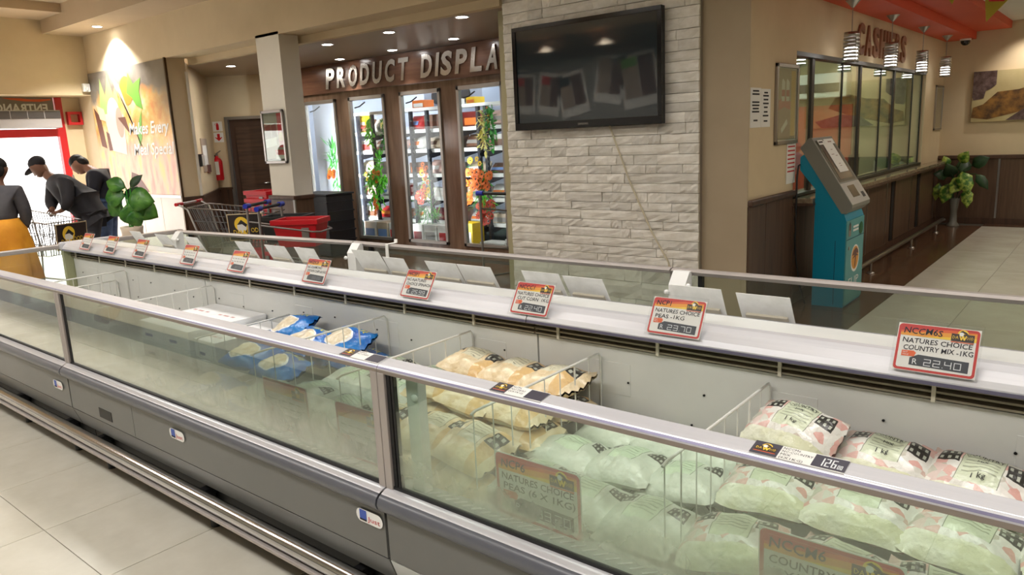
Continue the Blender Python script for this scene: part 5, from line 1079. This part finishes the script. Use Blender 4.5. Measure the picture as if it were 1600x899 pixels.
plant('cream vase with large glossy green leaves beside the man in jeans', (-8.93, 3.86, 0), pot1, [(.0, -.02, 1.08, (-.45, -.4, .0), .26, .13, 'leaf_big', 0), (.02, .0, 1.05, (.55, .45, -.1), .28, .14, 'leaf_big', 0), (.02, -.02, .99, (.2, .15, -.8), .28, .14, 'leaf_big', 0), (.06, .05, .98, (.6, .5, -.55), .28, .13, 'leaf_big', 0), (-.06, -.06, 1.0, (-.5, -.42, -.5), .22, .1, 'leaf_big', 0), (.0, .0, 1.17, (-.5, -.4, .25), .26, .09, 'leaf_big', 0), (.04, .03, 1.17, (.45, .35, .6), .2, .05, 'leaf_dark', 0), (.0, .02, 1.0, (.1, .1, .3), .2, .09, 'leaf_dark', 0), (.04, .0, .9, (.25, .2, -.75), .2, .1, 'leaf_big', 0)])
def pot2(t): MB().lathe([(.085, 0), (.09, .015), (.05, .06), (.045, .2), (.07, .4), (.065, .4), (.04, .2), (.02, .05)], (-1.90, 12.25, 0), M('vase_glass', (150, 150, 140), .15, 0, Transmission_Weight=.4), 20).build('glass_vase', 'vase_glass', t)
random.seed(5)
plant('tall glass vase with variegated leaves in the hall corner', (-1.90, 12.25, 0), pot2, [(-.05, -.1, .62, (-.25, -.4, -1.0), .30, .10, 'leaf_varieg', .15), (.08, -.1, .78, (.35, -.4, -.8), .34, .11, 'leaf_varieg', .15), (.16, -.08, .55, (.1, -.4, -1.1), .28, .08, 'leaf_varieg', .15), (.1, -.05, .7, (-.3, -.5, -.5), .3, .1, 'leaf_varieg', .12), (-.2, -.05, .62, (-.1, -.3, -1), .26, .06, 'leaf_varieg', .2), (.25, -.05, .74, (.5, -.2, -.6), .26, .07, 'leaf_dark', .15), (-.1, -.05, .85, (-.2, -.3, .6), .16, .06, 'leaf_varieg', 0), (.05, -.05, .9, (.3, -.4, .5), .2, .08, 'leaf_varieg', 0), (-.1, -.03, .72, (-.35, -.4, .1), .2, .08, 'leaf_dark', .1), (-.05, .0, .7, (-.1, -.5, .5), .24, .1, 'leaf_dark', .1), (.18, .02, .85, (.5, -.2, .3), .24, .09, 'leaf_dark', .1), (.05, .05, .75, (.2, .3, .7), .22, .1, 'leaf_dark', .1), (-.1, .0, .55, (-.2, -.4, -.6), .2, .08, 'leaf_dark', .1)], 'vase_plant', 'leaf_dark')
# ------------------------------------------------------------------ shopping trolleys and baskets
def xf(loc, rz):
    return Matrix.Translation(loc) @ Matrix.Rotation(rz, 4, 'Z')
def trolley(label, loc, rz, handle_mat, sign=None):
    t = thing('shopping_trolley', label, 'trolley', (0, 0, 0)); W2 = .26
    rail = 'metal'
    def P(x, y, z): return (x, y, z)
    # basket: open top frame, floor frame, wires
    top = [(-.42, -W2, .96), (.46, -W2 * .8, .86), (.46, W2 * .8, .86), (-.42, W2, .96)]; bot = [(-.26, -W2 * .85, .52), (.38, -W2 * .68, .5), (.38, W2 * .68, .5), (-.26, W2 * .85, .52)]
    MB().tube(top, .007, n=6, closed=True).tube(bot, .005, n=6, closed=True).build('basket_frame', rail, t)
    b = MB()
    def lerp(a, c, f): return tuple(a[i] + (c[i] - a[i]) * f for i in range(3))
    for s in range(4):
        a0, a1, b0, b1 = top[s], top[(s + 1) % 4], bot[s], bot[(s + 1) % 4]; n = 18 if s % 2 == 0 else 12
        for k in range(1, n): b.tube([lerp(a0, a1, k / n), lerp(b0, b1, k / n)], .0045, n=4, cap=False)
        for f in (.33, .66): b.tube([lerp(a0, b0, f), lerp(a1, b1, f)], .0055, n=4, cap=False)
    for k in range(1, 10): b.tube([lerp(bot[0], bot[3], k / 10), lerp(bot[1], bot[2], k / 10)], .0022, n=4, cap=False)
    o = b.build('basket_wires', M('wire_zinc', (112, 112, 114), .45, .5), t); o['kind'] = 'stuff'
    h = MB().tube([(-.52, -W2 - .02, 1.0), (-.52, W2 + .02, 1.0)], .013, n=10).build('handle', 'metal', t)
    for s in (-1, 1):
        MB().tube([(-.52, s * W2 * 1.15, 1.0), (-.52, s * W2 * .62, 1.0)], .019, n=10).build('handle_grip', handle_mat, h)
        MB().tube([(-.52, s * W2, 1.0), (-.42, s * W2, .94), (-.30, s * W2 * .9, .52), (-.38, s * W2, .16), (.42, s * W2 * .8, .14)], .011, n=8).build('side_tube', rail, t)
        for x in (-.36, .40):
            w = MB().lathe([(.055, -.012), (.06, -.006), (.06, .006), (.055, .012)], (x, s * W2 * .9, .06), 'black', 16, axis='y').build('wheel', 'black', t)
            MB().box(x - .012, s * W2 * .9 - .018, .06, x + .012, s * W2 * .9 + .018, .16).build('caster_fork', rail, w)
    MB().tube([(-.38, -W2, .16), (-.38, W2, .16)], .009, n=6).tube([(.42, -W2 * .8, .14), (.42, W2 * .8, .14)], .009, n=6).build('lower_tube', rail, t)
    if sign:
        q = PL(*sign); w, hh = .36, .27
        MB().pbox(q, -.01, -.01, 0, w + .01, hh + .01, .006).build('sign_frame', M('sign_wood', (206, 186, 150), .5), t); MB().pbox(q, 0, 0, .006, w, hh, .009).build('sign_board', M('sign_black', (38, 28, 26), .5), t); b = MB()
        b.disc(q, w * .38, hh * .62, .075, .08, .010, 'card_yellow', 20).disc(q, w * .38, hh * .5, .05, .06, .0105, 'paper', 16).poly(q, [(w * .25, hh * .6), (w * .38, hh * .8), (w * .55, hh * .6), (w * .5, hh * .5), (w * .4, hh * .62)], .011, 'ink')
        b.text(q, 'DA', w * .12, hh * .22, .05, .011, 'card_yellow', w=.07).text(q, 'OOD', w * .52, hh * .28, .05, .011, 'card_yellow', w=.12)
        b.poly(q, [(w * .3, hh * .38), (w * .35, hh * .38), (w * .38, hh * .22), (w * .42, hh * .38), (w * .46, hh * .38), (w * .5, hh * .22), (w * .52, hh * .4), (w * .55, hh * .4), (w * .49, hh * .1), (w * .43, hh * .24), (w * .37, hh * .1)], .011, 'card_yellow')
        b.poly(q, [(w * .5, hh * .06), (w * .96, hh * .1), (w * .96, hh * .15), (w * .5, hh * .1)], .011, 'card_orange').build('emblem', 'card_yellow', t)
        return t, q
    return t, None
T1, _q = trolley('steel shopping trolley with black emblem board between the shoppers by the entrance', None, 0, 'red', ((.435, -.10, .56), (-.02, 1, .0), (.1, 0, 1)))
T1.matrix_basis = xf((-9.38, 3.02, 0), .30)
MB().pbox(PL((.42, -.24, .53), (0, 1, 0), (.2, 0, 1)), -.02, 0, 0, .13, .33, .01).build('folded_flap', 'metal_dull', T1)
T1.children[-1].matrix_parent_inverse = Matrix() ; T1.children[-1].matrix_basis = Matrix()
T2, _q = trolley('steel shopping trolley with a red handle and a black emblem board', None, 0, 'red', ((.02, -.27, .60), (1, .06, 0), (0, -.10, 1)))
T2.matrix_basis = xf((-7.545, 4.40, 0), .64)
def basket_mesh(b, x, y, z, w, d, h, m, rim='red'):
    k = .8; b.add([(x - w / 2 * k, y - d / 2 * k, z), (x + w / 2 * k, y - d / 2 * k, z), (x + w / 2 * k, y + d / 2 * k, z), (x - w / 2 * k, y + d / 2 * k, z), (x - w / 2, y - d / 2, z + h), (x + w / 2, y - d / 2, z + h), (x + w / 2, y + d / 2, z + h), (x - w / 2, y + d / 2, z + h),
           (x - w / 2 * .95, y - d / 2 * .95, z + h), (x + w / 2 * .95, y - d / 2 * .95, z + h), (x + w / 2 * .95, y + d / 2 * .95, z + h), (x - w / 2 * .95, y + d / 2 * .95, z + h), (x - w / 2 * k * .95, y - d / 2 * k * .95, z + .01), (x + w / 2 * k * .95, y - d / 2 * k * .95, z + .01), (x + w / 2 * k * .95, y + d / 2 * k * .95, z + .01), (x - w / 2 * k * .95, y + d / 2 * k * .95, z + .01)],
          [(3, 2, 1, 0), (0, 1, 5, 4), (1, 2, 6, 5), (2, 3, 7, 6), (3, 0, 4, 7), (4, 5, 9, 8), (5, 6, 10, 9), (6, 7, 11, 10), (7, 4, 8, 11), (8, 9, 13, 12), (9, 10, 14, 13), (10, 11, 15, 14), (11, 8, 12, 15), (12, 13, 14, 15)], m); return b
def basket(label, loc, rz, m, w=.46, d=.32, h=.27, group=None):
    t = thing('shopping_basket', label, 'basket', (0, 0, 0), 0, group)
    basket_mesh(MB(), 0, 0, 0, w, d, h, m).build('shell', m, t, .006)
    b = MB()
    for q in ((-w / 2 - .012, -d / 2 - .012, w / 2 + .012, -d / 2), (-w / 2 - .012, d / 2, w / 2 + .012, d / 2 + .012), (-w / 2 - .012, -d / 2, -w / 2, d / 2), (w / 2, -d / 2, w / 2 + .012, d / 2)): b.box(q[0], q[1], h - .05, q[2], q[3], h)
    b.build('rim', m, t, .004); MB().tube([(-w / 2 + .04, d / 2 + .014, h - .02), (-w / 2 + .06, d / 2 + .03, h - .03), (w / 2 - .06, d / 2 + .03, h - .03), (w / 2 - .04, d / 2 + .014, h - .02)], .007, n=6).build('carry_handle', 'dark_grey', t)
    MB().box(w / 2 * .3, -d / 2 * .92 - .012, .08, w / 2 * .62, -d / 2 * .9, .19).build('label_panel', 'metal_dull', t)
    t.matrix_basis = xf(loc, rz); return t
def cart(label, loc, rz):
    t = thing('basket_cart', label, 'trolley', (0, 0, 0)); m = 'metal_dull'
    for s in (-1, 1):
        MB().tube([(-.26, s * .25, .03), (-.26, s * .25, 1.0)], .013, n=8).build('upright', m, t); MB().tube([(-.26, s * .25, .08), (.28, s * .2, .06)], .012, n=8).build('base_tube', m, t)
        for x in (-.24, .26): MB().lathe([(.035, -.01), (.04, 0), (.035, .01)], (x, s * .225, .04), 'black', 14, axis='y').build('wheel', 'black', t)
    for z in (.80, .38): MB().tube([(-.26, -.25, z + .02), (.24, -.2, z - .06), (.30, -.14, z - .07), (.30, .14, z - .07), (.24, .2, z - .06), (-.26, .25, z + .02)], .009, n=8).build('basket_ring', m, t)
    h = MB().tube([(-.26, -.25, .98), (-.26, .25, .98)], .016, n=10).build('handle', 'black', t)
    for s in (-1, 1): MB().tube([(-.26, s * .29, .98), (-.26, s * .2, .98)], .026, n=10).build('handle_end', 'blue', h)
    t.matrix_basis = xf(loc, rz); return t
cart('grey basket cart with blue handle ends carrying the red basket', (-6.33, 4.32, 0), .55); basket('red plastic shopping basket carried on the basket cart', (-6.29, 4.34, .585), .55 + 0, 'red')
cart('grey basket cart with blue handle ends holding a black basket', (-6.80, 4.48, 0), .58); basket('black plastic basket on the cart between trolley and red basket', (-6.76, 4.50, .585), .58, 'black')
cart('basket cart with blue handle ends behind the left edge of the stone wall', (-5.01, 6.12, 0), PI / 2)
for k in range(9): basket(('lowest', 'second', 'third', 'fourth', 'fifth', 'sixth', 'seventh', 'eighth', 'topmost')[k] + ' red basket' + ('' if k in (0, 8) else ' from the floor') + ' of the stack left of the pillar', (-8.42, 5.33, .005 + .095 * k), .1, 'red', .42, .3, .26 if k == 8 else .26, 'stack of red baskets by the pillar')

# ------------------------------------------------------------------ posters and lamps on the wall behind the viewer (mirrored by the television)
struct('pelmet', MB().box(-13, -3.3, 3.12, 2, -2.95, 3.3), 'wood_dark')
for k, (x, z, a, w, h) in enumerate(((-10.95, 2.0, .05, .62, .9), (-10.3, 1.92, .16, .62, .92), (-9.5, 2.0, -.2, .74, .94), (-8.72, 2.08, .16, .7, 1.0), (-7.86, 2.08, -.14, .86, 1.1))):
    q = PL((x + w / 2, -3.285, z), (-math.cos(a), 0, math.sin(a)), (0, 0, 1)); t = thing('wall_poster', ('farthest', 'fourth', 'middle', 'second', 'nearest')[k] + ' tilted white bordered poster reflected in the television', 'poster', (x, -3.29, z), 0, 'tilted posters on the rear wall')
    MB().pbox(q, 0, 0, 0, w, h, .008).build('sheet', 'paper', t); b = MB(); b.poly(q, [(.06, .2), (w * .48, .2), (w * .48, h - .08), (.06, h - .08)], .010, 'mauve_dark').poly(q, [(w * .5, .2), (w - .06, .2), (w - .06, h - .08), (w * .5, h - .08)], .010, 'taupe').poly(q, [(w * .5, h - .26), (w - .06, h - .26), (w - .06, h - .08), (w * .5, h - .08)], .012, ('red', 'red', 'ink', 'taupe', 'mur_green')[k]); b.build('print', 'taupe', t)
for x in (-10.3, -8.75):
    spot('pelmet_spot', (x, -3.12, 3.6), 160, 110, .8, (1, .86, .66), (0, 0, 0))

t = thing('counter_block', 'long beige counter with a dark base across the aisle, mirrored in the freezer glass', 'counter', (-7.5, -.5, 0))
MB().box(-12, -1.05, .0, -3.2, .05, .15).build('base', 'dark_grey', t); MB().box(-12, -1.1, .15, -3.2, .08, .88).build('body', M('counter_beige', (186, 180, 160), .5), t, .01); MB().box(-12, -1.12, .88, -3.18, .1, .92).build('top', 'alu_beige', t, .005)
# ------------------------------------------------------------------ people
M('skin_dark', (112, 76, 58), .55); M('skin_mid', (150, 106, 84), .55); M('skin_arm', (196, 130, 112), .55); MN('jacket_black', (24, 23, 28), (36, 34, 40), 6, .8); MN('shirt_navy', (24, 24, 34), (34, 34, 46), 6, .8); MN('denim', (58, 76, 116), (88, 110, 152), 10, .8); MN('skirt_ochre', (204, 132, 20), (226, 156, 36), 5, .75); M('hair_black', (20, 16, 15), .7); M('shoe', (30, 28, 30), .5); MN('jacket_grey', (62, 60, 66), (80, 78, 82), 6, .8); MN('trouser_dark', (36, 36, 44), (48, 48, 58), 8, .8)
class Skel:
    def __init__(s): s.v = []; s.e = []; s.r = []
    def add(s, p, r, par=None):
        s.v.append(tuple(p)); s.r.append(r); i = len(s.v) - 1
        if par is not None: s.e.append((par, i))
        return i
    def chain(s, par, pts):
        for p, r in pts: par = s.add(p, r, par)
        return par
    def build(s, name, m, parent, sub=2):
        me = bpy.data.meshes.new(name); me.from_pydata(s.v, s.e, []); me.materials.append(M(m)); o = bpy.data.objects.new(name, me); COL.objects.link(o)
        k = o.modifiers.new('skin', 'SKIN'); k.use_smooth_shade = True; k.use_x_symmetry = False; L = me.skin_vertices[0].data
        for i, r in enumerate(s.r): L[i].radius = r if isinstance(r, tuple) else (r, r)
        L[0].use_root = True; d = o.modifiers.new('smooth', 'SUBSURF'); d.levels = sub; d.render_levels = sub
        o.parent = parent; o.matrix_parent_inverse = parent.matrix_basis.inverted(); return o
def V(p): return Vector(p)
def mid(a, b, f=.5): return V(a).lerp(V(b), f)
def person(label, J, face, skin, top, legs, skirt=False, cap=None, sleeves=1.0, big=1.0):
    root = thing('person', label, 'person', (J['pelvis'][0], J['pelvis'][1], 0)); face = V(face).normalized(); hd = V(J['head']); nk = V(J['neck']); up = (hd - nk).normalized(); f = (face - up * face.dot(up)).normalized(); sd = f.cross(up)
    for S_ in 'RL': J['foot' + S_] = V(J['an' + S_]) ; 
    b = Skel(); pv = b.add(J['pelvis'], (.085, .08)); ws = b.add(J['waist'], (.105, .09), pv); ch = b.add(J['chest'], (.125, .095), ws); n0 = b.add(nk, .062, ch); n1 = b.add(mid(nk, hd, .4), .056, n0)
    c = b.add(hd, (.092, .098), n1); b.add(hd + up * .07 - f * .012, .082, c); j = b.add(hd + f * .055 - up * .06, .05, c); b.add(hd + f * .075 - up * .09, .03, j); nz = b.add(hd + f * .098 - up * .01, .017, c); b.add(hd + f * .113 - up * .028, .012, nz)
    for q in (-1, 1): b.add(hd + sd * q * .098 - up * .005 - f * .005, .02, c)
    for S_ in 'RL':
        s = b.add(J['sh' + S_], .052, ch); e = b.chain(s, [(mid(J['sh' + S_], J['el' + S_]), .044), (J['el' + S_], .04), (mid(J['el' + S_], J['wr' + S_]), .038), (J['wr' + S_], .028)])
        w, h = V(J['wr' + S_]), V(J['ha' + S_]); d = (h - w).normalized(); side = d.cross(f); side = side.normalized() if side.length > .1 else sd; pn = side.cross(d)
        pm = b.chain(e, [(w + d * .045, (.036, .02)), (w + d * .08, (.038, .018))])
        for k in range(4):
            o_ = side * (.03 - .02 * k); L = (.062, .072, .068, .052)[k]; b.chain(pm, [(w + d * .095 + o_, .0095), (w + d * (.095 + L * .5) + o_ * 1.05 + pn * .012, .009), (w + d * (.095 + L * .85) + o_ * 1.05 + pn * .035, .0075)])
        b.chain(pm - 1, [(w + d * .05 + side * .045 + pn * .01, .011), (w + d * .085 + side * .058 + pn * .02, .010), (w + d * .108 + side * .055 + pn * .032, .008)])
        hp = b.add(J['hip' + S_], .065, pv); kn = V(J['kn' + S_]); an = V(J['an' + S_]); an.z = .09
        a = b.chain(hp, [(mid(J['hip' + S_], kn), .08), (kn, .06), (mid(kn, an), .054), (an, .038)]); b.chain(a, [((an.x + f.x * .05, an.y + f.y * .05, .045), .04), ((an.x + f.x * .14, an.y + f.y * .14, .035), .035)])
        J['an' + S_] = an
    b.build('body', skin, root)
    t = Skel(); p0 = t.add(mid(J['pelvis'], J['hipR'], .0), (.155 * big, .135 * big)); skirt or t.add(V(J['pelvis']) + (V(J['pelvis']) - V(J['waist'])) * .5, (.15 * big, .13 * big), p0); w0 = t.add(J['waist'], (.15 * big, .13 * big), p0); c0 = t.add(J['chest'], (.185 * big, .14 * big), w0); t.add(mid(J['chest'], nk, .72), (.10, .085), c0)
    for S_ in 'RL':
        q = t.add(V(J['sh' + S_]), .085 * big, c0); e, w = V(J['el' + S_]), V(J['wr' + S_])
        pts = [(mid(J['sh' + S_], e), .07 * big), (e, .062 * big)] + ([(mid(e, w), .054), (mid(e, w, .95), .046)] if sleeves > .6 else [])
        t.chain(q, pts)
    t.build('jacket' if top.startswith('jacket') else 'sweatshirt', top, root)
    if skirt:
        lo = MB(); n = 30; prof = [(.15, .97), (.205, .86), (.225, .7), (.25, .5), (.27, .34)]; vs = []
        for r, z in prof:
            for k in range(n): a = 2 * PI * k / n; rr = r * (1 + (.0 if z > .85 else .09) * math.sin(a * 7)); vs.append((J['pelvis'][0] + rr * math.cos(a), J['pelvis'][1] + rr * math.sin(a), z))
        lo.add(vs, [(i * n + k, i * n + (k + 1) % n, (i + 1) * n + (k + 1) % n, (i + 1) * n + k) for i in range(4) for k in range(n)], legs, True); sk = lo.build('skirt', legs, root); m = sk.modifiers.new('thickness', 'SOLIDIFY'); m.thickness = .006
    else:
        l = Skel(); p1 = l.add(J['pelvis'], (.15, .13))
        for S_ in 'RL': l.chain(p1, [(J['hip' + S_], .115), (mid(J['hip' + S_], J['kn' + S_]), .098), (J['kn' + S_], .078), (mid(J['kn' + S_], J['an' + S_]), .072), (mid(J['kn' + S_], J['an' + S_], .98), .06)])
        l.build('trousers', legs, root)
    for S_ in 'RL':
        an = J['an' + S_]; sh_ = Skel(); a = sh_.add((an.x, an.y, .07), .05); sh_.chain(a, [((an.x + f.x * .06, an.y + f.y * .06, .05), .05), ((an.x + f.x * .17, an.y + f.y * .17, .042), .042)]); sh_.build('shoe', 'shoe', root)
    for q in (-1, 1): MB().sphere(tuple(hd + f * .088 + sd * q * .034 + up * .012), .011, .011, .009, 'hair_black', 8, 6).build('eye', 'hair_black', root)
    MB().sphere(tuple(hd + f * .094 - up * .055), .02, .02, .006, 'mauve_dark', 8, 6).build('mouth', 'mauve_dark', root)
    Rm = Matrix((f, sd, up)).transposed()
    def blob(name, m, c_, r3):
        o = MB().sphere((0, 0, 0), r3[0], r3[1], r3[2], m, 16, 10); o.v = [tuple(Rm @ V(p_) + c_) for p_ in o.v]; return o.build(name, m, root)
    blob('cap' if cap else 'hair', cap or 'hair_black', hd + up * .05 - f * .022, (.098, .097, .082))
    if cap: blob('cap_brim', cap, hd + f * .10 + up * .055, (.085, .075, .012))
    else: blob('back_hair', 'hair_black', hd - up * .01 - f * .045, (.07, .085, .085))
    return root
J1 = {'pelvis': (-9.52, 3.66, .90), 'waist': (-9.58, 3.61, 1.03), 'chest': (-9.69, 3.52, 1.22), 'neck': (-9.85, 3.41, 1.32), 'head': (-9.94, 3.34, 1.44), 'shR': (-9.53, 3.46, 1.28), 'elR': (-9.40, 3.40, 1.04), 'wrR': (-9.46, 3.35, .95), 'haR': (-9.51, 3.31, .935), 'shL': (-9.93, 3.46, 1.18), 'elL': (-9.93, 3.40, 1.0), 'wrL': (-9.80, 3.36, .95), 'haL': (-9.74, 3.33, .935), 'hipR': (-9.43, 3.64, .82), 'knR': (-9.42, 3.58, .45), 'anR': (-9.40, 3.66, .09), 'hipL': (-9.63, 3.70, .82), 'knL': (-9.64, 3.65, .45), 'anL': (-9.63, 3.72, .09)}
J2 = {'pelvis': (-9.93, 4.03, .96), 'waist': (-9.95, 4.045, 1.07), 'chest': (-10.02, 4.03, 1.25), 'neck': (-10.12, 3.98, 1.37), 'head': (-10.23, 3.90, 1.44), 'shR': (-9.86, 3.92, 1.30), 'elR': (-9.85, 3.86, 1.07), 'wrR': (-10.02, 3.79, 1.17), 'haR': (-10.10, 3.79, 1.21), 'shL': (-10.18, 4.13, 1.30), 'elL': (-10.25, 4.06, 1.09), 'wrL': (-10.24, 3.92, 1.17), 'haL': (-10.22, 3.86, 1.21), 'hipR': (-9.86, 3.96, .92), 'knR': (-9.84, 3.92, .52), 'anR': (-9.79, 3.98, .09), 'hipL': (-10.02, 4.09, .92), 'knL': (-10.02, 4.06, .52), 'anL': (-9.97, 4.12, .09)}
J3 = {'pelvis': (-8.682, 2.50, .90), 'waist': (-8.69, 2.51, 1.0), 'chest': (-8.72, 2.53, 1.17), 'neck': (-8.77, 2.55, 1.32), 'head': (-8.80, 2.575, 1.45), 'shR': (-8.60, 2.66, 1.225), 'elR': (-8.58, 2.70, 1.0), 'wrR': (-8.70, 2.69, .84), 'haR': (-8.75, 2.69, .79), 'shL': (-8.85, 2.42, 1.23), 'elL': (-8.93, 2.37, 1.02), 'wrL': (-8.96, 2.42, .86), 'haL': (-8.97, 2.45, .81), 'hipR': (-8.62, 2.57, .82), 'knR': (-8.62, 2.58, .45), 'anR': (-8.6, 2.56, .09), 'hipL': (-8.75, 2.44, .82), 'knL': (-8.75, 2.45, .45), 'anL': (-8.74, 2.43, .09)}
person('person in black jacket and cap bending over the trolley by the entrance', J1, (-.75, -.55, -.55), 'skin_dark', 'jacket_black', 'trouser_dark', cap='jacket_black', big=1.2)
P2 = person('person in dark sweatshirt and blue jeans looking down at a phone', J2, (-.72, -.55, -.6), 'skin_mid', 'shirt_navy', 'denim', big=1.12)
person('person seen from behind in grey jacket and long orange skirt', J3, (-.75, .55, .0), 'skin_dark', 'jacket_grey', 'skirt_ochre', skirt=True)
t = thing('mobile_phone', 'small phone held up by the person in jeans', 'phone', (-10.16, 3.8, 1.21)); q = PL((-10.20, 3.83, 1.2), (.7, -.4, 0), (-.1, -.2, 1)); MB().pbox(q, 0, 0, 0, .065, .13, .008).build('case', 'white', t, .002); MB().pbox(q, .004, .006, .008, .061, .124, .009).build('screen', 'kiosk_screen', t)
